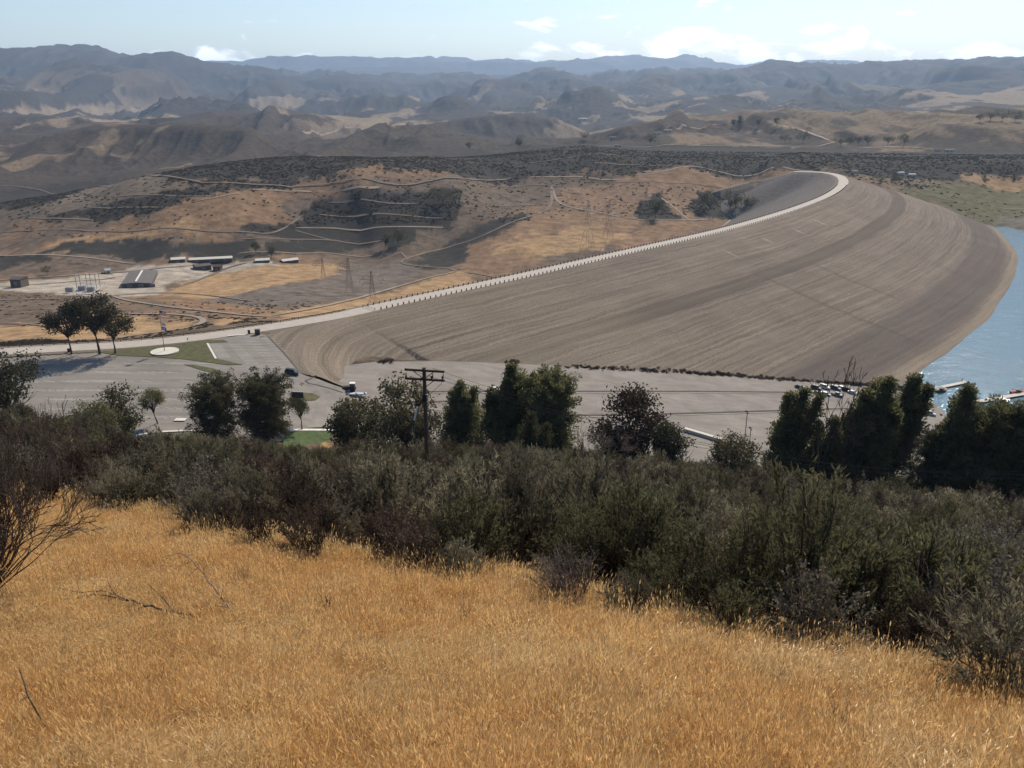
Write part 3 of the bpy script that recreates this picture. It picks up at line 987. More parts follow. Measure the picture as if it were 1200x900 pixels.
def slab(name, poly, zf, thick, m, parent=None, step=0.0):
    """a paved sheet with its edge; with a step, its inside follows the grade too"""
    pts = [tuple(p) for p in poly]
    ar = sum(pts[i][0] * pts[(i + 1) % len(pts)][1] - pts[(i + 1) % len(pts)][0] * pts[i][1] for i in range(len(pts)))
    if ar < 0: pts = pts[::-1]
    if step: pts = [tuple(p) for p in densify(np.array(pts + pts[:1]), step)[:-1]]
    n = len(pts)
    mb = MB()
    inner = []
    if step:
        q = np.array(pts); lo, hi = q.min(0), q.max(0)
        X, Y = np.meshgrid(np.arange(lo[0], hi[0], step), np.arange(lo[1], hi[1], step)); X, Y = X.ravel(), Y.ravel()
        ok = in_poly(X, Y, pts) & (seg_dist(X, Y, q, True)[0] > step * .4)
        inner = list(zip(X[ok], Y[ok]))
    if inner:
        from mathutils.geometry import delaunay_2d_cdt
        vs, _, fs, *_r = delaunay_2d_cdt([Vector(p) for p in pts + inner], [], [list(range(n))], 1, 1e-4)
        for p in vs: mb.v.append((p[0], p[1], float(zf(p[0], p[1]))))
        mb.f += [tuple(f) for f in fs]
        k0_ = len(mb.v)
        for p in pts: mb.v.append((p[0], p[1], float(zf(p[0], p[1]))))
        for p in pts: mb.v.append((p[0], p[1], float(zf(p[0], p[1])) - thick))
        for k in range(n): mb.f.append((k0_ + k, k0_ + k + n, k0_ + (k + 1) % n + n, k0_ + (k + 1) % n))
        return mb.build(name, m, parent)
    for p in pts: mb.v.append((p[0], p[1], float(zf(p[0], p[1]))))
    for p in pts: mb.v.append((p[0], p[1], float(zf(p[0], p[1])) - thick))
    mb.f.append(tuple(range(n)))
    for k in range(n): mb.f.append((k, k + n, (k + 1) % n + n, (k + 1) % n))
    return mb.build(name, m, parent)


def strip(name, pts, hw, lift, m, zf=None, parent=None, thick=0.0):
    """a ribbon draped on the land"""
    p = np.asarray(pts, float)[:, :2]
    L = offset_line(p, -hw); R = offset_line(p, hw)
    zl = (zf or ground_z)(L[:, 0], L[:, 1]); zr = (zf or ground_z)(R[:, 0], R[:, 1]); zc = (zf or ground_z)(p[:, 0], p[:, 1])
    n = len(p)
    V = np.vstack([np.c_[L, zl + lift], np.c_[p, zc + lift + 0.02], np.c_[R, zr + lift]])
    k = np.arange(n - 1)
    F = np.vstack([np.stack([k, k + n, k + n + 1, k + 1], -1), np.stack([k + n, k + 2 * n, k + 2 * n + 1, k + n + 1], -1)])
    return link(name, np_mesh(name, V, F, [m]), parent)


def densify(p, step):
    p = np.asarray(p, float); o = [p[0]]
    for a, b in zip(p[:-1], p[1:]):
        n = max(1, int(np.linalg.norm(b - a) / step))
        for k in range(1, n + 1): o.append(a + (b - a) * k / n)
    return np.array(o)


tag(strip('crest_road', ROAD, ROAD_HW, 0.07, M_ROAD, lambda x, y: np.zeros(np.shape(x))), kind='structure')
M_LOT1 = lot_material('old_asphalt', (0.222, 0.200, 0.178)); M_LOT2 = lot_material('dusty_asphalt', (0.226, 0.200, 0.174))
tag(slab('upper_car_park', UPL, lot_up_z, 0.7, M_LOT1, step=5.0), kind='structure')
tag(slab('lower_car_park', LOW, lot_low_z, 0.7, M_LOT2), kind='structure')
# ------------------------------------------------------------------ tracks, benches and yards on the land beyond the dam
M_DIRT = mat('dirt_track', (0.25, 0.195, 0.145), .95, .25, .06)
M_DIRT2 = mat('faint_track', (0.17, 0.128, 0.097), .95, .25, .06)
M_ROADP = mat('service_road', (0.24, 0.20, 0.165), .95, .2, .08)
TRACKS = [  # outline of the centre line in the photograph, half width (m), material
    ([(-40, 217), (60, 218), (200, 219), (300, 217), (380, 215), (430, 213.5), (520, 211.5), (600, 209)], 2.4, M_DIRT2),
    ([(295, 222), (310, 223), (340, 224), (366, 225)], 3.0, M_DIRT),
    ([(400, 223.5), (425, 221.5), (445, 219.5)], 3.0, M_DIRT),
    ([(130, 231), (200, 230.5), (260, 231)], 2.0, M_DIRT2),
    ([(105, 244), (150, 243.5), (200, 244)], 2.0, M_DIRT2),
    ([(30, 256), (60, 257), (110, 259)], 2.2, M_DIRT2),
    ([(230, 236), (260, 231), (282, 225.5)], 2.0, M_DIRT),
    ([(380, 237), (430, 237), (490, 239)], 1.8, M_DIRT2),
    ([(370, 251), (440, 251), (480, 253), (520, 256)], 1.8, M_DIRT2),
    ([(345, 267), (400, 266.5), (460, 267), (500, 266), (520, 267)], 2.0, M_DIRT),
    ([(0, 273), (60, 270), (130, 272), (240, 272), (300, 273.5), (318, 274), (335, 267), (347, 258), (355, 252)], 2.2, M_DIRT2),
    ([(280, 281), (340, 281), (400, 281.5), (455, 281.5)], 1.8, M_DIRT2),
    ([(345, 270), (370, 277), (390, 282)], 1.6, M_DIRT2),
    ([(278, 297.5), (340, 297.5), (400, 297.5), (440, 299)], 1.8, M_DIRT),
    ([(-60, 298), (30, 299), (80, 300.5), (110, 303), (140, 307), (160, 309)], 2.6, M_ROADP),
    ([(-60, 331), (40, 326), (90, 323), (140, 318), (200, 314), (230, 311), (270, 307)], 2.8, M_DIRT),
    ([(-60, 338), (60, 333), (120, 328), (135, 325)], 2.2, M_ROADP),
    ([(215, 334), (240, 325), (262, 315), (290, 308)], 2.4, M_DIRT2),
    ([(-60, 352), (0, 352), (50, 351), (95, 350), (132, 346), (180, 343), (240, 345), (300, 354)], 2.2, M_DIRT2),
    ([(132, 347), (150, 353), (190, 359), (240, 364), (285, 369), (330, 373), (360, 372)], 2.8, M_ROADP),
    ([(60, 369), (100, 367), (150, 368), (200, 368), (232, 371), (240, 376), (230, 383), (190, 389), (150, 394), (140, 397)], 2.8, M_ROADP),
    ([(0, 384), (40, 380), (60, 376), (100, 368)], 2.0, M_DIRT2),
    ([(60, 385), (50, 382), (20, 379), (-40, 380)], 1.6, M_DIRT2),
    ([(312, 371), (360, 363), (400, 354), (450, 340), (500, 326), (535, 318)], 2.6, M_DIRT),
    ([(535, 318), (525, 314), (500, 313), (478, 311), (468, 307), (480, 302), (520, 290), (555, 282), (590, 266), (620, 254), (640, 247)], 2.2, M_DIRT2),
    ([(478, 304), (470, 296)], 1.6, M_DIRT2),
    ([(545, 319), (580, 325)], 1.6, M_DIRT2),
    ([(646.5, 218), (647, 230), (646, 240), (640, 248)], 3.4, M_DIRT2),
    ([(648, 222), (652, 236), (665, 243), (700, 249), (730, 255), (760, 259), (800, 258.5), (835, 257)], 2.4, M_ROADP),
    ([(583, 242), (615, 240), (642, 239)], 2.0, M_DIRT2),
    ([(500, 211), (560, 214), (620, 215), (646, 218), (665, 219)], 1.8, M_DIRT2),
    ([(620, 207), (660, 208), (700, 210), (730, 211)], 3.0, M_DIRT),
    ([(840, 272), (852, 262), (856, 258)], 2.4, M_DIRT),
    ([(720, 214), (780, 216), (830, 217), (868, 222)], 1.6, mat('dark_ditch', (0.09, 0.07, 0.055), .95)),
    ([(750, 206), (790, 199), (830, 196), (900, 199), (950, 201.5), (966, 202)], 2.4, M_ROADP),
    ([(775, 232), (790, 243), (800, 252), (806, 257)], 2.6, M_DIRT),
    ([(690, 192), (750, 193), (800, 195)], 2.0, M_DIRT2),
    ([(560, 191), (640, 189), (740, 184), (820, 183)], 1.8, M_DIRT2),
    ([(355, 155), (390, 152.5), (430, 150), (455, 147)], 9.0, M_DIRT),
    ([(700, 172), (760, 171.5), (830, 171), (900, 171.5), (960, 173), (1000, 172), (1050, 174), (1100, 176)], 4.5, M_DIRT),
    ([(918, 147), (940, 154), (960, 160), (972, 165)], 7.0, M_DIRT),
    ([(780, 153), (810, 149), (840, 146)], 8.0, M_DIRT2),
    ([(1030, 208), (1090, 230), (1120, 236)], 1.8, M_DIRT2),
    ([(1170, 244), (1200, 245), (1240, 247)], 2.6, M_DIRT)]
for pl, hw, m in TRACKS:
    p = densify(smooth_poly(hits(pl, rmin=250.0), 2), 9.0)
    hw = hw * .58 * (.75 + .5 * fbm(p[:, 0] / 25, p[:, 1] / 25, 3, 110))[:, None]
    hw[0] *= .15; hw[-1] *= .15
    if len(hw) > 4: hw[1] *= .6; hw[-2] *= .6
    far_t = np.hypot(*p[0]) > 1400
    tag(strip('dirt_road', p, hw, 1.2 if far_t else 0.45, m), kind='structure')

# ------------------------------------------------------------------ lawn, islands, kerbs and lines of the upper car park
M_GRASSY = mat('dry_lawn', (0.085, 0.082, 0.036), .95, .3, .5)
M_LAWN = mat('green_lawn', (0.066, 0.096, 0.036), .95, .25, .6)
M_CONC = mat('pale_concrete', (0.56, 0.52, 0.46), .85, .08, .8)
M_KERB = mat('kerb_concrete', (0.40, 0.365, 0.32), .9, .1, .8)
M_PAINT = mat('worn_paint', (0.62, 0.59, 0.54), .8, .15, 1.5)
M_SOIL = mat('median_soil', (0.075, 0.062, 0.05), .95, .3, .5)
M_STAIN = mat('seal_strip', (0.16, 0.14, 0.12), .9, .15, .4)


def up_pts(pl): return np.array([solve_plane(x, y, lot_up_z)[:2] for x, y in pl])


def low_pts(pl): return np.array([solve_plane(x, y, lot_low_z)[:2] for x, y in pl])


def raised(name, poly, zf, h, m, kerb=None):
    return slab(name, poly, lambda x, y: zf(x, y) + h, h + .1, m)


ISL = [[(110, 412), (160, 408), (205, 403.5), (240, 399), (262, 398.5), (267, 401), (243, 402), (252, 420), (284, 427.5), (268, 428), (236, 424), (215, 421), (180, 418.5), (140, 417)],
       [(216, 427.5), (226, 427.5), (250, 432), (269, 438.5), (262, 439), (240, 435)],
       [(280, 443.5), (300, 444.5), (318, 450), (300, 451)],
       [(340, 461), (350, 460), (366, 461), (375, 465), (370, 469), (352, 471), (340, 470)]]
for pl in ISL:
    tag(raised('lawn_island', up_pts(pl), lot_up_z, 0.13, M_GRASSY), kind='structure')
tag(strip('kerb', densify(up_pts([(243, 402.5), (253, 420.5)]), 2), .35, 0.17, M_PAINT, lot_up_z), kind='structure')
tag(strip('kerb', densify(up_pts([(267, 393.5), (290, 391.5)]), 2), .4, 0.02, M_PAINT, lot_up_z), kind='structure')
for pl in ([(304, 395), (314, 393.5), (349, 432), (368, 442), (358, 446), (362, 449), (402, 460)],):
    p = densify(up_pts(pl), 1.5)
    o = strip('kerb', p, .28, 0.18, M_STAIN, lot_up_z); tag(o, kind='structure')
# worn bay lines
ln = []
for (x0, y0, x1, y1, n) in ((246, 404, 256, 419, 12), (268, 404, 288, 426, 13), (308, 397, 340, 430, 13), (290, 400, 318, 430, 10)):
    for k in range(n):
        f = k / (n - 1)
        a = up_pts([(x0 + (x1 - x0) * f, y0 + (y1 - y0) * f)])[0]
        ln.append((a, a + np.array([4.6, -.35])))
for row in range(7):
    yb = 425 + row * 10.5
    for k in range(26):
        a = up_pts([(20 + k * 9.5 + row * 6 + random.uniform(-1, 1), yb)])[0]
        if random.random() < .35: continue
        ln.append((a, a + np.array([4.4, -1.5])))
mb = MB()
for a, b in ln:
    d = (b - a); d = d / np.linalg.norm(d); n_ = np.array([-d[1], d[0]]) * .06
    mb.poly([(q[0], q[1], float(lot_up_z(q[0], q[1])) + .006) for q in (a - n_, b - n_, b + n_, a + n_)])
tag(mb.build('bay_marking', M_PAINT), kind='structure')
# oil-dark strips and seams where cars stand and drive
mb = MB()
for k in range(60):
    x = random.uniform(10, 300); y = random.uniform(424, 496)
    a = up_pts([(x, y)])[0]
    L_ = random.uniform(3, 10); h_ = random.uniform(.2, .5)
    pts = [(a[0] - L_, a[1] - h_), (a[0] + L_, a[1] - h_ + .5), (a[0] + L_ * .8, a[1] + h_), (a[0] - L_ * .9, a[1] + h_ * .6)]
    mb.poly([(p[0], p[1], float(lot_up_z(p[0], p[1])) + .010) for p in pts])
tag(mb.build('oil_stain', mat('oil_stain', (0.19, 0.167, 0.145), .9, .2, .4)), kind='structure')

# lower car park: low planted medians between the terraces, dusty wheel lines
for pl in ([(300 + 150, 460), (560, 459), (700, 459), (830, 459), (960, 460.5)], [(660, 487), (720, 487), (800, 485), (900, 482), (960, 480), (1040, 478), (1068, 478)], [(470, 473), (520, 471), (545, 470)]):
    p = densify(low_pts(pl), 3)
    tag(strip('median', p, .85, 0.12, M_SOIL, lot_low_z), kind='structure')
    tag(strip('kerb', offset_line(p, 1.3), .25, 0.16, M_KERB, lot_low_z), kind='structure')
# white ramp wall at the foot of the slope
a = solve_plane(802, 505, lot_low_z); b = solve_plane(846, 518, lot_low_z)
dr = (b - a); L_ = float(np.hypot(dr[0], dr[1])); ang = math.atan2(dr[1], dr[0])
root = bpy.data.objects.new('ramp_wall', None); COL.objects.link(root); root.location = a
root.rotation_euler = (0, math.asin(-dr[2] / L_), ang)
tag(root, 'low white concrete ramp wall at the lower car park edge', 'wall')
MB().box((L_ / 2, 0, .55), (L_, .9, 1.1)).build('wall_face', M_PAINT, root)
MB().box((L_ / 2, 0, 1.16), (L_ + .1, 1.7, .12)).build('coping', M_CONC, root)
# green lawn and white path under the pines
lw = up_pts([(335, 508), (345, 505.5), (365, 505.5), (392, 506), (402, 512), (400, 526), (330, 528)])
tag(raised('green_lawn', lw, lambda x, y: lot_up_z(x, y) - .1, 0.35, M_LAWN), kind='structure')
for pl, hw in (([(334, 506.5), (350, 504.5), (372, 504.5), (396, 505)], .5), ([(148, 515), (165, 510), (185, 507), (215, 505.5), (240, 505.5)], .5), ([(205, 492.5), (218, 492.5)], 1.0)):
    tag(strip('footpath', densify(up_pts(pl), 1.5), hw, .30, M_PAINT, lot_up_z), kind='structure')
lw2 = up_pts([(150, 517), (185, 509), (240, 507.5), (262, 508), (262, 520), (150, 524)])
tag(raised('lawn', lw2, lambda x, y: lot_up_z(x, y) - .1, 0.33, M_GRASSY), kind='structure')
# ------------------------------------------------------------------ built things
M_WOOD = mat('weathered_timber', (0.075, 0.052, 0.038), .9, .25, 6)
M_DARK = mat('dark_paint', (0.03, 0.03, 0.032), .6)
M_BLACK = mat('black_paint', (0.012, 0.012, 0.014), .3, spec=.5)
M_WHITE = mat('white_paint', (0.78, 0.77, 0.74), .5, spec=.4)
M_STEEL = mat('galvanised_steel', (0.30, 0.31, 0.32), .5, metal=.6)
M_TYRE = mat('tyre_rubber', (0.02, 0.02, 0.02), .9)
M_GLASS = mat('tinted_glass', (0.02, 0.025, 0.03), .08, spec=.6)
M_RED = mat('red_lamp', (0.35, 0.02, 0.015), .3)
M_LAMP = mat('clear_lamp', (0.7, 0.7, 0.68), .2)
M_SILVER = mat('silver_paint', (0.45, 0.46, 0.47), .3, metal=.3, spec=.5)
M_GREYP = mat('grey_paint', (0.14, 0.145, 0.15), .35, spec=.5)
M_BLUEP = mat('dark_blue_paint', (0.03, 0.05, 0.10), .35, spec=.5)
M_ROOF = mat('grey_roofing', (0.125, 0.112, 0.105), .8, .12, .4)
M_WALLD = mat('dark_cladding', (0.10, 0.085, 0.075), .8, .1, .5)
M_PLANK = mat('dock_plank', (0.50, 0.45, 0.39), .85, .15, 2)


def empty(name, loc, rz=0.0, label=None, cat=None, group=None):
    o = bpy.data.objects.new(name, None)
    COL.objects.link(o)
    o.location = loc; o.rotation_euler = (0, 0, rz); o.empty_display_size = .5
    return tag(o, label, cat, group)


def copy_thing(root, loc, rz=None, label=None, scale=None, mats=None):
    r = root.copy(); COL.objects.link(r); r.location = loc
    if rz is not None: r.rotation_euler = (0, 0, rz)
    if label: r['label'] = label
    if scale: r.scale = (scale,) * 3
    for ch in list(root.children):
        c = ch.copy(); COL.objects.link(c); c.parent = r
        for g in list(ch.children):
            d = g.copy(); COL.objects.link(d); d.parent = c
    return r


def heading(a, b): return math.atan2(b[1] - a[1], b[0] - a[0])


# --- guard posts along both edges of the crest road
_ra = np.r_[0, np.cumsum(np.hypot(*np.diff(ROAD, axis=0).T))]


def road_at(s, off=0.0):
    x = np.interp(s, _ra, ROAD[:, 0]); y = np.interp(s, _ra, ROAD[:, 1])
    x2 = np.interp(s + 1, _ra, ROAD[:, 0]); y2 = np.interp(s + 1, _ra, ROAD[:, 1])
    h = math.atan2(y2 - y, x2 - x)
    return np.array([x + off * math.sin(h), y - off * math.cos(h)]), h


def road_s(px, py):
    p = P(px, py, 0)[:2]
    return _ra[int(np.argmin(np.hypot(*(ROAD - p).T)))]


post_mb = MB().box((0, 0, .52), (.40, .40, 1.04), taper=.9)
post_mb.box((0, 0, 1.07), (.30, .30, .07))
post_me = post_mb.mesh('guard_post', M_WOOD)
s0, s1 = road_s(436, 361), road_s(985, 216)
SP_ = 3.25
n_post = int((s1 - s0) / SP_)
stuff_v = MB()
SIDE = {-1: 'valley', 1: 'reservoir'}
for k in range(n_post):
    for sd in (-1, 1):
        p, h = road_at(s0 + k * SP_, sd * (ROAD_HW - .25))
        if k < 148:
            o = link('guard_post', post_me, None, (p[0], p[1], .05)); o.rotation_euler = (0, 0, h)
            if k == 0: lb = f'squat dark guard post nearest the barrier gate, on the {SIDE[sd]} edge of the crest road'
            elif k < 148: lb = f'squat dark guard post in the row along the {SIDE[sd]} edge of the dam crest road'
            tag(o, lb, 'guard post', f'guard posts on the {SIDE[sd]} edge of the crest road')
        else:
            stuff_v.box((p[0], p[1], .55), (.40, .40, 1.04), h)
tag(stuff_v.build('guard_posts_far', M_WOOD), kind='stuff')

# --- timber guard rail beside the approach road
gr = empty('guard_rail', (*road_at(road_s(0, 412))[0], 0), 0, 'long dark timber guard rail beside the road up to the dam', 'guard rail')
base = np.array(gr.location)
sA, sB = road_s(-150, 418), road_s(412, 367)
rail_me = MB().box((0, 0, 0), (2.9, .22, .34)).mesh('rail', M_WOOD); gp_me = MB().box((0, 0, .45), (.3, .3, .9)).mesh('post', M_WOOD)
s = sA
while s < sB:
    p, h = road_at(s, -(ROAD_HW + .35)); p2, h2 = road_at(s + 2.0, -(ROAD_HW + .35))
    o = link('post', gp_me, gr, Vector((p[0], p[1], .0)) - Vector(base)); o.rotation_euler = (0, 0, h)
    o = link('rail', rail_me, gr, Vector((p2[0], p2[1], .66)) - Vector(base)); o.rotation_euler = (0, 0, h2)
    s += 4.0

# --- barrier gate across the crest road
p, h = road_at(road_s(428, 362))
g = empty('barrier_gate', (p[0], p[1], .07), h, 'pale steel barrier gate across the start of the crest road', 'gate')
for y in (-4.2, 4.2): MB().box((0, y, .6), (.22, .22, 1.2)).build('post', M_STEEL, g)
for y in (-2.05, 2.05):
    lf = MB(); lf.box((0, y, 1.02), (.09, 3.9, .09)); lf.box((0, y, .45), (.09, 3.9, .09))
    for q in (-1.9, 0, 1.9): lf.box((0, y + q, .735), (.08, .08, .48))
    lf.build('leaf', M_STEEL, g)

# --- flag pole on its round plinth, three flags
c = P(193, 412, lot_up_z(-130, 310))
dc = MB(); ring = [(5.0 * math.cos(t), 5.0 * math.sin(t)) for t in np.linspace(0, 2 * math.pi, 48, endpoint=False)]
dc.prism(ring, 0, .28)
pl_ = tag(dc.build('flag_plinth', M_CONC, None, loc=c), 'round pale concrete plinth set in the dry lawn around the flag pole', 'plinth')
fp = empty('flag_pole', c + [0, 0, .28], 0, 'tall thin flag pole standing on the round pale plinth', 'flag pole')
MB().tube([(0, 0, 0), (0, 0, 15.6)], [.13, .07], 8).build('pole', mat('rusty_pole', (0.20, 0.12, 0.09), .6), fp)
bl = MB(); bl.loft([[(.12 * r * math.cos(t), .12 * r * math.sin(t), 15.6 + zz) for t in np.linspace(0, 6.28, 8, endpoint=False)] for r, zz in ((.5, 0), (1, .08), (.9, .18), (.3, .25))])
bl.build('finial', M_STEEL, fp)


def flag(zc, w, h, colours, label, droop=.3, phase=0.):
    """a rippling cloth; colours(u, v) gives the material index of each cell"""
    nu, nv = 18, 13
    V = []; F = []; ix = []
    for j in range(nv + 1):
        for i in range(nu + 1):
            u, v = i / nu, j / nv
            V.append((.1 + u * w * .92, .16 * u * math.sin(7 * u + phase + v), v * h - droop * u * u * h - h))
    for j in range(nv):
        for i in range(nu):
            a = j * (nu + 1) + i
            F.append((a, a + 1, a + nu + 2, a + nu + 1)); ix.append(colours((i + .5) / nu, (j + .5) / nv))
    mats = [mat('flag_red', (0.50, 0.035, 0.04), .8), mat('flag_white', (0.8, 0.79, 0.76), .8), mat('flag_navy', (0.02, 0.03, 0.10), .8), mat('flag_blue', (0.10, 0.22, 0.62), .8), mat('flag_brown', (0.18, .09, .04), .8), mat('flag_green', (.05, .2, .06), .8)]
    me = np_mesh('flag', V, F, mats, ix)
    so = me  # cloth gets its thickness below
    o = link('flag', me, None, c + [0.06, 0, .28 + zc])
    md = o.modifiers.new('thickness', 'SOLIDIFY'); md.thickness = .012
    return tag(o, label, 'flag', None)


flag(15.3, 2.3, 1.5, lambda u, v: 2 if (u < .4 and v > 6 / 13) else (0 if int(v * 13) % 2 == 0 else 1), 'striped red and white flag with navy canton at the top of the pole')
flag(11.0, 1.7, 1.2, lambda u, v: 0 if v < .16 else (4 if (.3 < u < .7 and .35 < v < .65) else (5 if (.3 < u < .7 and .28 < v < .35) else (0 if (u < .16 and v > .78) else 1))), 'white flag with red foot stripe, middle one on the pole', .45, 1.)
flag(9.4, 1.8, 1.4, lambda u, v: 1 if (u - .5) ** 2 * 2 + (v - .5) ** 2 < .035 else 3, 'bright blue flag hanging lowest on the pole', .5, 2.)

# --- bins, kiosk, sign board, little posts in the upper car park
bin_v = MB(); bin_v.loft([[(r * math.cos(t), r * math.sin(t), z) for t in np.linspace(0, 6.283, 10, endpoint=False)] for r, z in ((.42, 0), (.52, .2), (.52, 1.25), (.56, 1.27), (.56, 1.4), (.3, 1.55))])
bin_me = bin_v.mesh('litter_bin', M_DARK)
for (x, y), lb in (((81, 413), 'dark litter bin beside the leftmost trunk of the tree trio'), ((301.5, 441.5), 'dark litter bin alone on the asphalt behind the grass island'), ((292, 391), 'slim dark litter bin beside the brown kiosk by the road')):
    p = solve_plane(x, y, lot_up_z)
    tag(link('litter_bin', bin_me, None, p), lb, 'litter bin', 'dark litter bins in the upper car park')
p = solve_plane(302, 392, lot_up_z)
k_ = empty('kiosk', p, .2, 'small brown kiosk hut at the corner of the upper car park', 'kiosk')
MB().box((0, 0, 1.0), (1.9, 1.5, 2.0)).build('wall', M_WOOD, k_)
MB().box((0, 0, 2.1), (2.3, 1.9, .2), taper=.7).build('roof', M_WALLD, k_)
MB().box((-.2, -.76, 1.25), (.9, .03, .7)).build('window', M_GLASS, k_)
p = solve_plane(349, 468, lot_up_z)
sb = empty('sign_board', p, -.12, 'broad dark sign board on posts in the grass island', 'sign board')
MB().box((0, 0, 1.45), (4.0, .16, 2.2)).build('board', M_DARK, sb)
for x in (-1.7, 1.7): MB().box((x, .18, 1.15), (.2, .18, 2.3)).build('post', M_WOOD, sb)
MB().box((0, 0, 2.6), (4.25, .3, .12)).build('cap', M_SILVER, sb)
p = solve_plane(220.5, 402.5, lot_up_z)
sg = empty('sign_post', p, .1, 'thin roadside sign post on the lawn tip by the road', 'sign post')
MB().box((0, 0, 1.1), (.1, .1, 2.2)).build('post', M_STEEL, sg)
MB().box((0, -.06, 1.9), (.5, .03, .65)).build('plate', M_SILVER, sg)


# --- vehicles
def wheel_me():
    m = MB(); m.loft([[(r * math.cos(t), y, r * math.sin(t)) for t in np.linspace(0, 6.283, 14, endpoint=False)] for r, y in ((.26, -.11), (.34, -.09), (.34, .09), (.26, .11))])
    return m.mesh('tyre', M_TYRE), MB().loft([[(r * math.cos(t), y, r * math.sin(t)) for t in np.linspace(0, 6.283, 10, endpoint=False)] for r, y in ((.2, -.115), (.2, .115))]).mesh('rim', M_STEEL)


TYRE, RIM = wheel_me()


def section(xs, hw0, hw1, zt, zb, zw):
    """cross section at x: sill to waist to top"""
    return [(xs, -hw0, zb), (xs, hw0, zb), (xs, hw0 * 1.02, zw), (xs, hw1, zt), (xs, -hw1, zt), (xs, -hw0 * 1.02, zw)]


SHAPES = {
    'car': ([(-2.25, .62, .88), (-2.1, .80, .98), (-1.3, .86, 1.0), (1.0, .86, .96), (1.9, .82, .84), (2.25, .60, .66)], (-1.75, -1.1, .45, 1.25), 1.45, 2.6),
    'suv': ([(-2.35, .70, 1.05), (-2.25, .88, 1.12), (-1.3, .92, 1.15), (1.0, .92, 1.10), (2.05, .88, 1.02), (2.35, .68, .80)], (-2.2, -1.95, .55, 1.15), 1.82, 2.8),
    'pickup_truck': ([(-2.7, .80, 1.05), (-2.6, .92, 1.10), (-.9, .92, 1.10), (1.2, .92, 1.12), (2.4, .88, 1.05), (2.7, .72, .85)], (-.85, -.65, .75, 1.35), 1.85, 3.3)}


def vehicle(kind, paint, label, group, px, py, rz, zf, sc=1.0):
    secs, (xa, xb, xc, xd), ztop, wb = SHAPES[kind]
    p = solve_plane(px, py, zf)
    r = empty(kind, p, rz, label, {'car': 'car', 'suv': 'suv', 'pickup_truck': 'pickup truck'}[kind], group)
    r.scale = (sc,) * 3
    gx = float(zf(p[0] + math.cos(rz), p[1] + math.sin(rz)) - zf(p[0], p[1]))
    r.rotation_euler = (0, -math.atan(gx), rz)
    b = MB(); b.loft([section(x, hw, hw * .93, zt, .32 if abs(x) < 2.2 else .45, zt - .16) for x, hw, zt in secs]); b.build('body', paint, r)
    zw = 1.0 if kind == 'car' else 1.12
    ghw = .80 if kind == 'car' else .86
    gl = MB(); gl.loft([[(xa, -ghw, zw - .03), (xd, -ghw, zw - .03), (xc, -ghw * .78, ztop - .06), (xb, -ghw * .78, ztop - .06)], [(xa, ghw, zw - .03), (xd, ghw, zw - .03), (xc, ghw * .78, ztop - .06), (xb, ghw * .78, ztop - .06)]])
    gl.build('windows', M_GLASS, r)
    rf = MB(); rf.box(((xb + xc) / 2, 0, ztop - .03), (xc - xb + .1, ghw * 1.58, .09), taper=.93)
    for x in (xb, (xb + xc) / 2, xc):
        for sg_ in (-1, 1):
            lx = xa if x == xb else (xd if x == xc else x)
            rf.tube([(lx, sg_ * (ghw + .005), zw - .03), (x, sg_ * (ghw * .785), ztop - .04)], .045, 4)
    rf.build('roof', paint, r)
    if kind == 'pickup_truck': MB().box((-1.75, 0, 1.115), (1.6, 1.5, .03)).build('bed', M_DARK, r)
    for x in (-wb / 2, wb / 2):
        for y in (-.78, .78):
            o = link('wheel', TYRE, r, (x, y, .34)); link('rim', RIM, o)
    for y in (-.6, .6):
        MB().box((secs[-1][0] - .02, y, .70), (.12, .34, .16)).build('headlight', M_LAMP, r)
        MB().box((secs[0][0] + .02, y, .78), (.10, .26, .2)).build('taillight', M_RED, r)
    for y in (-.92, .92): MB().box((.95, y, zw + .02), (.16, .16, .13)).build('mirror', paint, r)
    return r


vehicle('suv', M_BLACK, 'black suv with bright roof parked by the kerb of the upper car park', None, 342, 438.5, -.05, lot_up_z, 1.05)
vehicle('pickup_truck', M_WHITE, 'white pickup truck half hidden behind the tall pine', None, 578, 459, .08, lot_low_z, 1.0)
CARS = [('car', M_DARK, 'dark saloon car nearest the pine tops in the cluster by the dam', 937, 455, -.75), ('car', M_SILVER, 'silver saloon car second in the cluster behind the pine', 943, 457.5, -.7),
        ('suv', M_BLACK, 'black suv in the upper row of the car cluster', 956, 456, -.55), ('suv', M_WHITE, 'white suv beside the black suv in the car cluster', 966, 455, -.55),
        ('car', M_GREYP, 'grey car in the lower row of the car cluster', 958, 462, -.5), ('car', M_SILVER, 'silver car behind the bare snag in the lower row', 967, 463, -.5),
        ('suv', M_BLUEP, 'dark blue suv between the two bare snags', 979, 456.5, -.6), ('car', M_WHITE, 'white car behind the second bare snag', 986, 456, -.6),
        ('pickup_truck', M_GREYP, 'grey pickup truck at the end of the lower row', 980, 464, -.5), ('suv', M_DARK, 'dark suv last in the row beside the leaning pine', 993, 458.5, -.6),
        ('car', M_SILVER, 'silver car at the end of the row against the leaning pine', 999, 461.5, -.55),
        ('car', M_GREYP, 'grey car alone by the scrub between two leaning pines', 1026, 457, -.5)]
for kind, paint, lb, x, y, rz in CARS:
    vehicle(kind, paint, lb, 'vehicles clustered in the lower car park', x, y, rz, lot_low_z, 1.0)
vehicle('pickup_truck', M_SILVER, 'silver pickup truck parked below the dark scrub near the boat docks', None, 1089, 486, -.45, lot_low_z, .95)

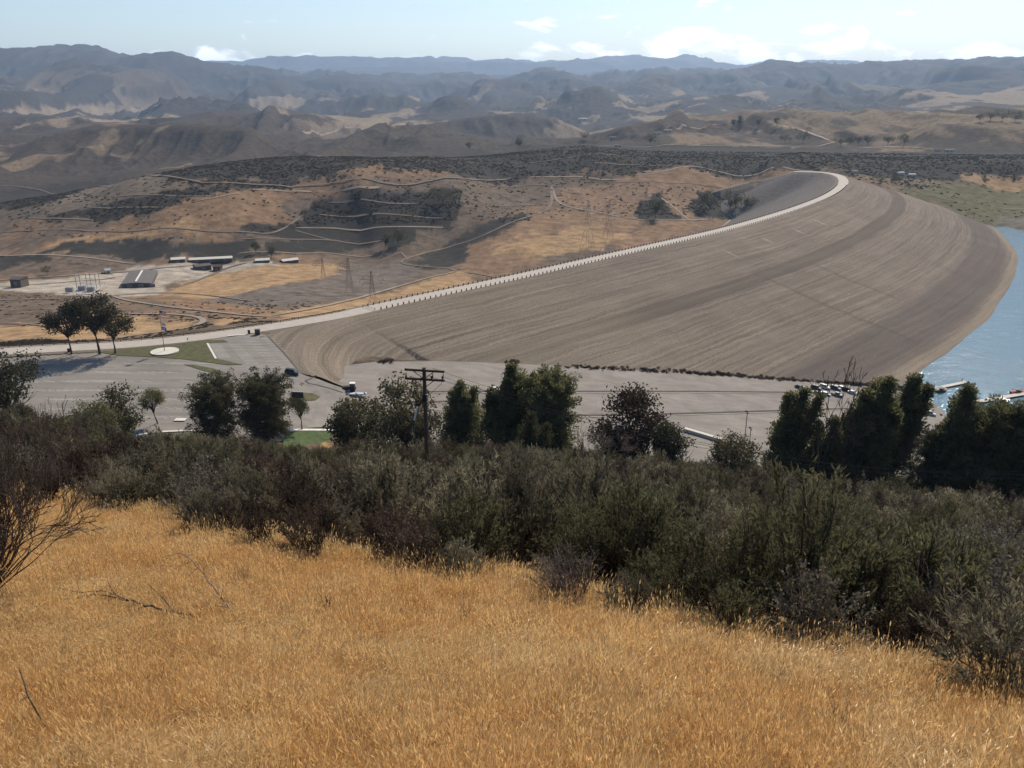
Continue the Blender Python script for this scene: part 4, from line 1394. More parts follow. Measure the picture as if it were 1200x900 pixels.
# tractor with front loader and white-roofed cab
p = solve_plane(410, 459, lot_low_z)
t_ = empty('tractor', p, math.pi + .05, 'dark tractor with white roofed cab parked on the dusty lower car park', 'tractor')
t_.scale = (1.15,) * 3
MB().box((1.0, 0, 1.15), (2.3, .95, .9), taper=.9).build('bonnet', M_DARK, t_)
cb = MB()
for x in (-1.5, -.2):
    for y in (-.7, .7): cb.box((x, y, 1.95), (.12, .12, 1.5))
cb.box((-.85, 0, 1.2), (1.6, 1.5, .5)); cb.build('cab', M_DARK, t_)
MB().box((-.85, 0, 2.0), (1.2, 1.34, 1.2)).build('cab_glass', M_GLASS, t_)
MB().box((-.85, 0, 2.78), (1.7, 1.7, .18), taper=.92).build('cab_roof', M_WHITE, t_)
for x, rr in ((-.95, .85), (1.75, .55)):
    for y in (-.95, .95):
        w_m = MB(); w_m.loft([[(r * math.cos(t), yy, r * math.sin(t)) for t in np.linspace(0, 6.283, 16, endpoint=False)] for r, yy in ((rr * .75, -.22), (rr, -.16), (rr, .16), (rr * .75, .22))])
        w_m.build('wheel', M_TYRE, t_, loc=(x, y, rr))
bk = MB()
for y in (-.6, .6): bk.tube([(.1, y, 1.75), (1.9, y, 1.6), (2.9, y, .75)], .09, 5)
bk.build('loader_arm', M_DARK, t_)
MB().loft([[(2.75, -1.1, .9), (2.75, 1.1, .9), (2.65, 1.1, .25), (2.65, -1.1, .25)], [(3.5, -1.1, .62), (3.5, 1.1, .62), (3.6, 1.1, .2), (3.6, -1.1, .2)]]).build('bucket', M_DARK, t_)
p = solve_plane(417, 463.5, lot_low_z)
tr = empty('flat_trailer', p, .02, 'pale flat trailer lying in front of the dark tractor', 'trailer')
MB().box((0, 0, .7), (7.5, 2.0, .35)).build('deck', mat('trailer_paint', (0.42, 0.45, 0.52), .6), tr)
for x in (-1.6, -.4):
    for y in (-.95, .95): link('wheel', TYRE, tr, (x, y, .34))
MB().tube([(3.75, 0, .6), (5.0, 0, .5)], .08, 5).build('drawbar', M_STEEL, tr)

# lamp posts by the lower car park
for (x, yb, yt), lb in (((871.5, 522, 484), 'tall floodlight post rising behind the scrub edge'), ((877.5, 522, 502), 'short lamp post just beside the tall floodlight post')):
    b = solve_plane(x, yb + 6, lot_low_z); h = (yb + 6 - yt) / FOC * np.linalg.norm(b - [0, 0, CAM_H]) / math.cos(.4)
    lp = empty('lamp_post', b, 0, lb, 'lamp post')
    MB().tube([(0, 0, 0), (0, 0, h)], [.16, .11], 8).build('pole', M_WOOD, lp)
    hd = MB(); hd.box((-.35, 0, h - .1), (.75, .6, .5), taper=.8); hd.box((.15, 0, h - .9), (.5, .3, .35)); hd.build('lamp_head', M_DARK, lp)

# docks and boats
M_HULL = mat('boat_hull', (0.62, 0.61, 0.58), .3, spec=.5); M_ORANGE = mat('orange_canvas', (0.38, 0.10, 0.04), .8)


def dock(name, a, b, w, label):
    a = P(*a, LAKE_Z)[:2]; b = P(*b, LAKE_Z)[:2]
    L_ = float(np.hypot(*(b - a))); rz = heading(a, b)
    r = empty(name, (a[0], a[1], LAKE_Z), rz, label, 'dock')
    n = int(L_ / 2.0)
    pk = MB().box((0, 0, 0), (L_ / n - .08, w, .12)).mesh('deck_panel', M_PLANK)
    for k in range(n): link('deck_panel', pk, r, ((k + .5) * L_ / n, 0, .62))
    f = MB()
    for y in (-w / 2 + .1, w / 2 - .1): f.box((L_ / 2, y, .44), (L_, .16, .22))
    f.build('frame', M_WOOD, r)
    fl = MB().box((0, 0, .1), (2.2, w * .8, .5)).mesh('float', M_DARK)
    for k in range(int(L_ / 6)): link('float', fl, r, (3 + 6 * k, 0, 0.02))
    pl2 = MB().tube([(0, 0, -3), (0, 0, 2.0)], .14, 7).mesh('pile', M_WOOD)
    for k in (0.35, 0.98):
        link('pile', pl2, r, (L_ * k, w / 2 + .2, 0))
    return r


dock('boat_dock', (1079, 460), (1131, 449), 2.4, 'floating boat dock reaching out nearest the dam')
dock('boat_dock', (1146, 472), (1206, 461.5), 3.0, 'wider boat dock with moored boats farther from the dam')


def boat(px, py, rz, L_, hull, top, label):
    p = P(px, py, LAKE_Z)
    r = empty('motor_boat', p, rz, label, 'boat')
    h = MB(); rings = []
    for x, w, zt, zb in ((-.5, .17, .75, -.15), (-.2, .19, .75, -.2), (.15, .19, .82, -.2), (.38, .12, .95, -.1), (.5, .015, 1.05, .35)):
        rings.append([(x * L_, -w * L_, zt), (x * L_, -w * L_ * .6, zb), (x * L_, w * L_ * .6, zb), (x * L_, w * L_, zt)])
    h.loft(rings).build('hull', hull, r)
    MB().loft([[(-.05 * L_, -.14 * L_, .78), (-.05 * L_, .14 * L_, .78), (.2 * L_, .12 * L_, .85), (.2 * L_, -.12 * L_, .85)], [(-.02 * L_, -.12 * L_, 1.35), (-.02 * L_, .12 * L_, 1.35), (.1 * L_, .1 * L_, 1.35), (.1 * L_, -.1 * L_, 1.35)]]).build('windscreen', M_GLASS, r)
    cv = MB()
    for x in (-.3, .05):
        for y in (-.14, .14): cv.tube([(x * L_, y * L_, .75), (x * L_, y * L_, 1.95)], .04, 4)
    cv.box((-.125 * L_, 0, 2.0), (.44 * L_, .33 * L_, .1), taper=.9); cv.build('canopy', top, r)
    MB().box((-.54 * L_, 0, .6), (.4, .45, .9), taper=.7).build('outboard_motor', M_DARK, r)
    return r


boat(1103, 458.5, .45, 7.0, M_DARK, M_DARK, 'dark low boat moored beside the first dock')
boat(1175, 471.5, .35, 8.0, M_HULL, M_SILVER, 'pale boat with grey canopy moored against the wider dock')
boat(1193, 460.5, .2, 7.5, M_ORANGE, M_DARK, 'orange hulled boat with dark canopy at the outer end of the wider dock')

# --- the yards below the dam


def gp(px, py, **k): return hit(px, py, rmin=250.0, **k)


a = gp(155, 337); e1 = gp(178, 336); e0 = gp(143, 338)
wv = float(np.hypot(*(e1 - e0)[:2])); dep = 48.0
sh = empty('warehouse', (e0 + e1) / 2 + [0, 0, -.5], .05, 'big flat grey warehouse with a pale skylight strip on the valley yard', 'warehouse')
sh.rotation_euler = (0, 0, .12)
MB().loft([[(-wv / 2, 0, 0), (wv / 2, 0, 0), (wv / 2 - 8, dep, 0), (-wv / 2 - 8, dep, 0)], [(-wv / 2, 0, 3.6), (wv / 2, 0, 3.6), (wv / 2 - 8, dep, 3.6), (-wv / 2 - 8, dep, 3.6)]]).build('wall', M_WALLD, sh)
r0 = MB(); o8 = np.array([-8, dep, 0])
A_, B_, C_ = np.array([-wv / 2 - .6, -.6, 3.63]), np.array([0, -.6, 4.4]), np.array([wv / 2 + .6, -.6, 3.63])
off8 = np.array([-8, dep + 1.2, 0])
r0.poly([A_, B_, B_ + off8, A_ + off8]); r0.poly([B_, C_, C_ + off8, B_ + off8]); r0.poly([A_, C_, B_]); r0.poly([A_ + off8, B_ + off8, C_ + off8]); r0.poly([A_, A_ + off8, C_ + off8, C_])
rr_ = r0.build('roof', M_ROOF, sh)
sk = MB(); m1 = B_ * .93 + A_ * .07; m1 = m1 + off8 * .08 + [0, 0, .10]; m2 = m1 + off8 * .84; wd = (C_ - B_) * .06
sk.loft([[m1 - wd, m1 + wd, m1 + wd + [0, 0, .12], m1 - wd + [0, 0, .12]], [m2 - wd, m2 + wd, m2 + wd + [0, 0, .12], m2 - wd + [0, 0, .12]]]); sk.build('skylight', M_PAINT, rr_)
for k in range(3): MB().box((-wv / 2 + 5 + k * 8, -.06, 1.5), (4, .1, 2.8)).build('roller_door', M_GREYP, sh)

for (x0, x1, y, hgt, dp, wm, rm, lb, nm) in ((201, 217, 307.5, 2.6, 8, M_WALLD, M_CONC, 'short white roofed store at the end of the long white roofed building', 'store_shed'),
                                          (222, 272, 307, 2.6, 8, M_WALLD, M_CONC, 'long low white roofed building at the foot of the terraces', 'long_shed'),
                                          (230, 248, 316.5, 3.6, 9, M_WALLD, M_WALLD, 'small dark brown building beside the yard road', 'small_shed'),
                                          (250, 258, 318, 4, 8, M_WOOD, M_WOOD, 'little dark hut just past the small brown building', 'hut'),
                                          (13, 25, 337, 6, 10, M_WALLD, M_WALLD, 'dark boxy shed alone on the pale yard', 'box_shed'),
                                          (300, 316, 308, 2.2, 7, M_WALLD, M_CONC, 'pale flat roofed shelter on the yard edge, first of two', 'shelter'),
                                          (332, 350, 308, 2.2, 7, M_WALLD, M_CONC, 'pale flat roofed shelter on the yard edge, nearer the dark field', 'shelter'),
                                          (124, 130, 321, 3, 5, M_SILVER, M_SILVER, 'small silver cabin behind the warehouse corner', 'cabin')):
    a, b = gp(x0, y), gp(x1, y)
    L_ = float(np.hypot(*(b - a)[:2]))
    r = empty(nm, (a + b) / 2 + [0, 0, -.6], heading(a, b), lb, 'shed')
    MB().box((0, dp / 2, hgt / 2 + .3), (L_, dp, hgt + .6)).build('wall', wm, r)
    q = MB(); q.loft([[(-L_ / 2 - .5, -.6, hgt + .605), (-L_ / 2 - .5, dp / 2, hgt + 1.9), (-L_ / 2 - .5, dp + .6, hgt + .605)], [(L_ / 2 + .5, -.6, hgt + .605), (L_ / 2 + .5, dp / 2, hgt + 1.9), (L_ / 2 + .5, dp + .6, hgt + .605)]])
    q.build('roof', rm, r)
    for k in range(max(1, int(L_ / 9))):
        MB().box((-L_ / 2 + (k + .5) * L_ / max(1, int(L_ / 9)), -.04, hgt * .42 + .6), (2.4, .06, hgt * .6)).build('door', M_GREYP, r)

# switchyard
a, b = gp(79, 345), gp(108, 345)
L_ = float(np.hypot(*(b - a)[:2]))
sy = empty('switchyard', (a + b) / 2, heading(a, b), 'fenced electrical switchyard with pale cabinets and slim masts', 'switchyard')
MB().box((0, 14, .05), (L_, 30, .5)).build('pad', M_KERB, sy)
for k, x in enumerate((-9, -2, 5)): MB().box((x, 8 + 4 * (k % 2), 1.8), (4.5, 3, 3)).build('transformer', M_STEEL, sy)
for x in (-6, 1, 7):
    m_ = MB()
    for y in (14, 22): m_.tube([(x, y, 0), (x, y, 11)], .22, 5)
    m_.tube([(x, 13, 10.2), (x, 23, 10.2)], .18, 5); m_.build('gantry', M_STEEL, sy)
fe = MB()
for x in np.linspace(-L_ / 2, L_ / 2, 9):
    for y in (-1, 29): fe.box((x, y, 1.2), (.15, .15, 2.4))
for y in (-1, 29):
    for z in (1.0, 2.3): fe.box((0, y, z), (L_, .08, .08))
fe.build('fence', M_STEEL, sy)


# transmission towers
def lattice(h, w):
    m = MB(); lv = [(0, w), (.35 * h, w * .62), (.65 * h, w * .34), (.82 * h, w * .26), (h, w * .1)]
    for (z0, w0), (z1, w1) in zip(lv[:-1], lv[1:]):
        c0 = [(-w0, -w0, z0), (w0, -w0, z0), (w0, w0, z0), (-w0, w0, z0)]; c1 = [(-w1, -w1, z1), (w1, -w1, z1), (w1, w1, z1), (-w1, w1, z1)]
        for k in range(4):
            m.tube([c0[k], c1[k]], .07, 3, False); m.tube([c0[k], c1[(k + 1) % 4]], .055, 3, False); m.tube([c0[(k + 1) % 4], c1[k]], .055, 3, False)
            m.tube([c1[k], c1[(k + 1) % 4]], .055, 3, False)
    return m


def arms(h, w):
    m = MB()
    for f, l in ((.66, 6.5), (.76, 8.0), (.86, 6.0)):
        for s_ in (-1, 1):
            m.tube([(0, -.5, f * h), (s_ * l, 0, f * h + .4)], .07, 3, False); m.tube([(0, .5, f * h), (s_ * l, 0, f * h + .4)], .07, 3, False); m.tube([(0, 0, f * h + 2), (s_ * l, 0, f * h + .4)], .1, 3, False)
            m.tube([(s_ * l, 0, f * h + .3), (s_ * l, 0, f * h - 1.6)], .14, 4, False)
    return m


M_LATT = mat('tower_steel', (0.22, 0.185, 0.16), .6, metal=.3)
t0 = None
for (x, yb, yt), lb in (((379, 326, 303), 'shorter faint lattice pylon at the edge of the gold field'), ((410, 345, 303), 'tall faint lattice pylon standing in the dark ploughed field'),
                        ((437, 358, 318), 'faint lattice pylon just behind the barrier gate'),
                        ((688, 300, 238), 'faint lattice pylon on the gold slope, first of the pair'), ((712, 296, 238), 'faint lattice pylon on the gold slope, second of the pair'),
                        ((756, 262, 222), 'faint lattice pylon among the shrubs beyond the gold slope')):
    b = gp(x, yb); h = (yb - yt) / FOC * float(np.linalg.norm(b - [0, 0, CAM_H])) / .97
    r = empty('lattice_pylon', b - np.array([0, 0, .5]), .5, lb, 'pylon', 'faint lattice pylons crossing the valley')
    lattice(h, h * .11).build('tower', M_LATT, r); arms(h, 1).build('cross_arms', M_LATT, r)

# far buildings, pale specks on the valley floor
M_HOUSE = mat('pale_stucco', (0.48, 0.44, 0.385), .8)
for (x, y, w, h, lb) in ((683, 140, 46, 6, 'long white building far off at the foot of the mountains'), (718, 164, 16, 7, 'pale house left of the hillside hamlet on the plateau'), (741, 162, 9, 6, 'small pale house right after the plateau house'),
                         (724, 172, 12, 4, 'pale low barn just below the plateau houses'), (770, 158, 14, 5, 'pale building under the first right hand hill'), (782, 155, 18, 5, 'wider pale building under the first right hand hill'),
                         (1055, 205, 8, 3.4, 'white trailer home beyond the far end of the dam'), (1068, 207, 9, 3.4, 'second white trailer home beyond the far end of the dam'), (1001, 203, 6, 3.2, 'small white cabin just past the end of the crest road'),
                         (1112, 178, 14, 4, 'white roadside building below the dark hill'), (1098, 177.5, 9, 4, 'smaller white roadside building below the dark hill')):
    b = gp(x, y)
    r = empty('distant_house', b - np.array([0, 0, .6]), random.uniform(-.2, .2), lb, 'house')
    MB().box((0, 0, h / 2), (w, w * .45, h)).build('wall', M_HOUSE, r)
    q = MB(); q.loft([[(-w / 2 - .4, -w * .25, h + .005), (-w / 2 - .4, 0, h * 1.35), (-w / 2 - .4, w * .25, h + .005)], [(w / 2 + .4, -w * .25, h + .005), (w / 2 + .4, 0, h * 1.35), (w / 2 + .4, w * .25, h + .005)]])
    q.build('roof', M_CONC if y < 145 or y > 200 else M_ROOF, r)
    for k in (-.25, .25): MB().box((k * w, -w * .227, h * .5), (w * .12, .08, h * .4)).build('window', M_GLASS, r)
# ------------------------------------------------------------------ plants


def leaf_mat(name, c1, c2, trans=.35, scale=1.2, rvar=.25, rough=.7):
    """leaf colour that varies from plant to plant and from clump to clump; light passes through"""
    m = bpy.data.materials.new(name); m.use_nodes = True
    t = m.node_tree; t.nodes.clear()
    o = t.nodes.new('ShaderNodeOutputMaterial')
    p = npos(t)
    n = nnoise(t, p, scale, 3)
    c = nmix(t, nrange(t, n, .35, .65, 0, 1), c1, c2)
    oi = t.nodes.new('ShaderNodeObjectInfo')
    c = nscale(t, c, nrange(t, oi.outputs['Random'], 0, 1, 1 - rvar, 1 + rvar))
    d = t.nodes.new('ShaderNodeBsdfDiffuse'); tr = t.nodes.new('ShaderNodeBsdfTranslucent')
    t.links.new(c, d.inputs['Color']); t.links.new(c, tr.inputs['Color'])
    mx = t.nodes.new('ShaderNodeMixShader'); mx.inputs[0].default_value = trans
    t.links.new(d.outputs[0], mx.inputs[1]); t.links.new(tr.outputs[0], mx.inputs[2])
    t.links.new(mx.outputs[0], o.inputs['Surface'])
    return m


M_BARK = mat('bark', (0.075, 0.058, 0.047), .95, .3, 4)
M_TWIG = mat('grey_twig', (0.16, 0.135, 0.115), .9, .25, 5)
M_TWIGD = mat('dark_twig', (0.055, 0.042, 0.035), .9, .25, 5)
M_TWIGP = mat('pale_straw_twig', (0.34, 0.26, 0.16), .9, .25, 5)
L_PINE = leaf_mat('pine_needles', (0.095, 0.102, 0.044), (0.200, 0.185, 0.088), .45, .5, .12)
L_DARK = leaf_mat('dark_leaves', (0.062, 0.061, 0.034), (0.135, 0.118, 0.064), .4, .5, .12)
L_RED = leaf_mat('bronze_leaves', (0.045, 0.032, 0.024), (0.075, 0.052, 0.038), .3, .5, .1)
L_GUM = leaf_mat('gum_leaves', (0.050, 0.046, 0.031), (0.088, 0.080, 0.052), .3, .4, .1)
L_OLIVE = leaf_mat('olive_leaves', (0.060, 0.062, 0.034), (0.088, 0.084, 0.048), .35, .6, .15)
L_SAGE = leaf_mat('sage_leaves', (0.115, 0.103, 0.066), (0.205, 0.180, 0.120), .42, .6, .5)
L_CHAM = leaf_mat('scrub_leaves', (0.060, 0.044, 0.034), (0.125, 0.090, 0.066), .3, .6, .5)
L_GREEN = leaf_mat('fresh_leaves', (0.088, 0.086, 0.044), (0.150, 0.138, 0.074), .4, .6, .4)
L_SILV = leaf_mat('silvery_leaves', (0.085, 0.074, 0.05), (0.27, 0.235, 0.18), .25, 5.0, .22)
L_FAR = leaf_mat('far_scrub', (0.062, 0.053, 0.040), (0.088, 0.075, 0.056), .4, .05, .25)
L_BARE = leaf_mat('withered_leaves', (0.12, 0.088, 0.072), (0.16, 0.12, 0.10), .3, .8, .15)


def tubes_np(lines, n=3):
    """lines: list of (points (k,3), radii (k)) -> V, F quads"""
    V, F, b = [], [], 0
    for p, r in lines:
        p = np.asarray(p, float); k = len(p)
        d = np.gradient(p, axis=0); d /= np.linalg.norm(d, axis=1)[:, None] + 1e-9
        up = np.tile([.31, .2, .93], (k, 1)); a = np.cross(d, up); a /= np.linalg.norm(a, axis=1)[:, None] + 1e-9
        c = np.cross(d, a); th = np.arange(n) * 2 * math.pi / n
        r = np.broadcast_to(np.asarray(r, float), (k,))
        V.append((p[:, None] + r[:, None, None] * (np.cos(th)[None, :, None] * a[:, None] + np.sin(th)[None, :, None] * c[:, None])).reshape(-1, 3))
        i = np.arange(k - 1)[:, None] * n + np.arange(n)[None]; i2 = np.arange(k - 1)[:, None] * n + (np.arange(n)[None] + 1) % n
        F.append((np.stack([i, i2, i2 + n, i + n], -1).reshape(-1, 4)) + b); b += k * n
    return np.concatenate(V), np.concatenate(F)


def leaves_np(P_, D_, ln, wd, g):
    """rhombic leaves: base point, direction, length, half width"""
    n = len(P_)
    D_ = D_ / (np.linalg.norm(D_, axis=1)[:, None] + 1e-9)
    s = np.cross(D_, g.normal(size=(n, 3))); s /= np.linalg.norm(s, axis=1)[:, None] + 1e-9
    ln = np.broadcast_to(ln, (n,))[:, None]; wd = np.broadcast_to(wd, (n,))[:, None]
    V = np.stack([P_, P_ + D_ * ln * .5 + s * wd, P_ + D_ * ln, P_ + D_ * ln * .5 - s * wd], 1).reshape(-1, 3)
    return V, np.arange(4 * n).reshape(n, 4)


def join(parts):
    """[(V, F, material index)]"""
    V, F, M, b = [], [], [], 0
    for v, f, m in parts:
        V.append(v); F.append(f + b); M.append(np.full(len(f), m)); b += len(v)
    return np.concatenate(V), np.concatenate(F), np.concatenate(M)


def branchy(g, start, d0, L0, r0, depth, spread=.6, kids=(2, 4), shrink=.66, up=.12, segs=4, wob=.16, out=None, tips=None):
    """recursive limbs -> polylines and tip points"""
    p = np.array(start, float); d = np.array(d0, float); d /= np.linalg.norm(d)
    pts = [p.copy()]
    for k in range(segs):
        d = d + g.normal(size=3) * wob + np.array([0, 0, up]); d /= np.linalg.norm(d)
        p = p + d * L0 / segs; pts.append(p.copy())
    r1 = r0 * (.55 if depth else .3)
    out.append((np.array(pts), np.linspace(r0, r1, len(pts))))
    if depth == 0:
        tips.append((p, d)); return
    for c in range(g.integers(kids[0], kids[1] + 1)):
        f = g.uniform(.45, 1.0) if c else 1.0
        k = min(int(f * segs), segs); q = pts[k]
        v = g.normal(size=3); v -= v.dot(d) * d; v /= np.linalg.norm(v) + 1e-9
        nd = d * math.cos(spread * g.uniform(.6, 1.2)) + v * math.sin(spread * g.uniform(.6, 1.2))
        branchy(g, q, nd, L0 * shrink * g.uniform(.75, 1.15), r1 * .85, depth - 1, spread, kids, shrink, up, segs, wob, out, tips)


# ---- shrubs of the slope: each kind in a few plants
def shrub_meshes(kind, seed):
    g = np.random.default_rng(seed)
    R, H = g.uniform(1.1, 1.5), g.uniform(1.7, 2.3)
    lines = []; LP, LD = [], []
    ns = {'sage': 42, 'scrub': 46, 'dry': 60, 'leafy': 34, 'green': 40}[kind]
    for k in range(ns):
        a = g.uniform(0, 2 * math.pi); rr = math.sqrt(g.uniform(0, 1)); hh = H * (1 - .68 * rr ** 2) * g.uniform(.78, 1.08)
        tip = np.array([R * rr * math.cos(a), R * rr * math.sin(a), hh]); t = np.linspace(0, 1, 5)[:, None]
        b = np.array([.12 * math.cos(a), .12 * math.sin(a), -.25])
        p = b * (1 - t) + tip * t; p[:, 2] += .22 * hh * np.sin(np.pi * t[:, 0]) * (.3 + .7 * rr); p[1:] += g.normal(size=(4, 3)) * .06
        lines.append((p, np.linspace(.022, .005, 5)))
        nt_ = {'sage': 7, 'scrub': 7, 'dry': 9, 'leafy': 6, 'green': 7}[kind]
        for q in range(nt_):
            f = g.uniform(.35, 1.0); s = np.array([np.interp(f * 4, range(5), p[:, c]) for c in range(3)])
            d = (tip - b) / np.linalg.norm(tip - b) + g.normal(size=3) * (.42 if kind != 'dry' else .6) + np.array([0, 0, .35])
            d /= np.linalg.norm(d); L = g.uniform(.2, .48)
            e = s + d * L; mid = s + d * L * .5 + g.normal(size=3) * .03
            lines.append((np.array([s, mid, e]), np.array([.007, .005, .003])))
            nl = {'sage': 13, 'scrub': 12, 'dry': 1, 'leafy': 9, 'green': 13}[kind]
            u = g.uniform(.05, 1.05, nl)[:, None]
            LP.append(s + (e - s) * u + g.normal(size=(nl, 3)) * .025); LD.append(d + g.normal(size=(nl, 3)) * {'sage': .45, 'scrub': .55, 'dry': .8, 'leafy': 1.0, 'green': .5}[kind])
    LP = np.concatenate(LP); LD = np.concatenate(LD)
    ln, wd = {'sage': (.15, .017), 'scrub': (.12, .018), 'dry': (.10, .014), 'leafy': (.085, .026), 'green': (.13, .016)}[kind]
    n = len(LP)
    lv, lf = leaves_np(LP, LD, ln * g.uniform(.6, 1.3, n), wd * g.uniform(.7, 1.3, n), g)
    tv, tf = tubes_np(lines)
    tm = {'sage': M_TWIG, 'scrub': M_TWIGD, 'dry': M_TWIG, 'leafy': M_TWIG, 'green': M_TWIGD}[kind]
    lm = {'sage': L_SAGE, 'scrub': L_CHAM, 'dry': L_BARE, 'leafy': L_SILV, 'green': L_GREEN}[kind]
    a = np_mesh('foliage', lv, lf, [lm]); b = np_mesh('stems', tv, tf, [tm])
    V, F, M = join([(lv, lf, 0), (tv, tf, 1)])
    return a, b, np_mesh('shrub_plant', V, F, [lm, tm], M)


KINDS = ['sage', 'scrub', 'dry', 'leafy', 'green']
SHRUB = {k: [shrub_meshes(k, 100 + 10 * i + j) for j in range(3)] for i, k in enumerate(KINDS)}

# where the grass gives way to brush (photograph), carried onto the slope
EDGE = np.array([(-300, 560), (-60, 566), (0, 572), (60, 580), (100, 586), (150, 592), (200, 602), (260, 622), (320, 634), (380, 646), (450, 660), (520, 668), (600, 678), (680, 697), (740, 718), (800, 733), (870, 741), (930, 750), (1000, 762), (1080, 782), (1150, 797), (1200, 806), (1500, 850)], float)
FOOT = np.array([(-300, 509), (0, 512), (148, 519), (250, 524), (320, 528), (410, 530), (480, 538), (600, 544), (750, 552), (900, 563), (1050, 578), (1200, 592), (1500, 625)], float)


def slope_px(n, r0, r1, amax=.80, seed=1):
    """random points of the slope with their pixels"""
    g = np.random.default_rng(seed)
    r = np.sqrt(g.uniform(r0 ** 2, r1 ** 2, n)); a = g.uniform(-amax, amax, n)
    x, y = r * np.sin(a), r * np.cos(a)
    z = ground_z(x, y)
    px, py = to_px(x, y, z)
    return x, y, z, px, py, r


def thin(x, y, rad, seed=0, order=None):
    """keep points no closer than rad[i] to one kept before"""
    cell = 1.0; grid = {}; keep = []
    for i in (order if order is not None else range(len(x))):
        cx, cy = int(x[i] // 2), int(y[i] // 2); ok = True
        for dx in (-1, 0, 1):
            for dy in (-1, 0, 1):
                for j in grid.get((cx + dx, cy + dy), ()):
                    if (x[i] - x[j]) ** 2 + (y[i] - y[j]) ** 2 < (rad[i]) ** 2: ok = False; break
                if not ok: break
            if not ok: break
        if ok: grid.setdefault((cx, cy), []).append(i); keep.append(i)
    return np.array(keep)


x, y, z, px, py, r = slope_px(60000, 14, 262, .78, 3)
m = (py < np.interp(px, EDGE[:, 0], EDGE[:, 1]) + 16) & (py > np.interp(px, FOOT[:, 0], FOOT[:, 1]) + 3)
_lx = (in_poly(x, y, UPL) | in_poly(x, y, LOW)); m &= ~_lx
x, y, z, px, py, r = (v[m] for v in (x, y, z, px, py, r))
g = np.random.default_rng(5)
rad = np.where(r < 60, g.uniform(1.2, 2.1, len(x)), g.uniform(1.7, 2.9, len(x)))
kp = thin(x, y, rad, order=np.argsort(r + g.uniform(0, 3, len(x))))
x, y, z, px, py, r = (v[kp] for v in (x, y, z, px, py, r))
n = len(x)
# kinds gather in drifts
f1 = fbm(x / 11, y / 11, 3, 120); f2 = fbm(x / 9 + 30, y / 9, 3, 121)
kd = np.where(f1 < .40, 1, np.where(f1 < .53, 0, np.where(f2 > .61, 3, np.where(f2 < .40, 2, 4))))
jit = g.random(n); kd = np.where(jit < .45, g.choice(5, n, p=[.30, .34, .14, .08, .14]), kd)
kd = np.where((kd == 4) & (r < 45) & (px < 380), 1, kd)
sc = g.uniform(.75, 1.6, n) * np.where(kd == 2, .85, 1.0) * (1 + .7 * sstep(50, 130, r)) * (.85 + .4 * fbm(x / 7, y / 7, 2, 123))
sc *= np.clip(.72 + (np.interp(px, EDGE[:, 0], EDGE[:, 1]) - py) / 40, .72, 1.0)
sc *= 1 - .42 * sstep(70, 110, r) * sstep(120, 160, px) * sstep(425, 385, px)
rot = g.uniform(0, 2 * math.pi, n); var = g.integers(0, 3, n)
inview = (px > -10) & (px < 1210) & (py > 300) & (py < 930)
size = sc / r * inview
SPLIT = 290
ind = np.argsort(-size)[:SPLIT]; indiv = np.zeros(n, bool); indiv[ind] = True
LOOK = {'sage': ('sage_shrub', 'grey green sage shrub'), 'scrub': ('scrub_shrub', 'dark dense scrub shrub'), 'dry': ('dry_shrub', 'leafless grey twiggy shrub'),
        'leafy': ('silver_shrub', 'silvery speckled shrub'), 'green': ('green_shrub', 'fresh green shrub')}
LAND = [(-100, 70, 'the bare twiggy bush'), (70, 160, 'the dense bushy tree'), (160, 215, 'the slender young pine'), (215, 285, 'the first round pine'), (285, 335, 'the second round pine'), (335, 385, 'the dark sign board'),
        (385, 445, 'the tractor tree'), (445, 515, 'the utility pole'), (515, 565, 'the pointed conifer'), (565, 620, 'the tallest pine'), (620, 675, 'the round shouldered pine'), (675, 770, 'the bronze tree'),
        (770, 840, 'the white ramp wall'), (840, 895, 'the floodlight post'), (895, 940, 'the first leaning pine'), (940, 985, 'the bare snags'), (985, 1020, 'the broad leaning pine'), (1020, 1050, 'the last leaning pine'),
        (1050, 1090, 'the pinkish bare tree'), (1090, 1145, 'the dockside pine'), (1145, 1185, 'the lakeside pine mass'), (1185, 1300, 'the last lakeside pine')]
named = {}
for i in ind:
    k = KINDS[kd[i]]; nm, lk_ = LOOK[k]
    fo, st, _ = SHRUB[k][var[i]]
    o = link(nm, fo, None, (x[i], y[i], z[i])); o.rotation_euler = (0, 0, rot[i]); o.scale = (sc[i], sc[i], sc[i] * (0.85 + .3 * jit[i]))
    c = link('stems', st, o)
    dpx = np.interp(px[i], EDGE[:, 0], EDGE[:, 1]) - py[i]
    row = 'on the grass edge' if dpx < 18 else ('behind the grass edge' if dpx < 40 else ('amid the brush' if dpx < 75 else 'high in the brush'))
    w = [t for a_, b_, t in LAND if a_ <= px[i] < b_] or ['the bare twiggy bush']
    tl = 'tall ' if sc[i] > 1.35 else ('small ' if sc[i] < .95 else '')
    lb = f'{tl}{lk_} {row} below {w[0]}'
    tag(o, lb, 'shrub', f'{lk_}s {row} below {w[0]}')
    named.setdefault(lb, []).append((r[i], o))
for lb, l in named.items():                             # alike neighbours: told apart by how far up the slope they stand
    if len(l) < 2: continue
    l.sort(key=lambda q: q[0])
    for k, (_, o) in enumerate(l):
        w_ = ('nearer', 'farther')[k] if len(l) == 2 else ('nearest' if k == 0 else ('farthest' if k == len(l) - 1 else ('middle' if len(l) == 3 else ('second nearest' if k == 1 else ('second farthest' if k == len(l) - 2 else ''))))) 
        if w_: o['label'] = f'{w_} {lb}'


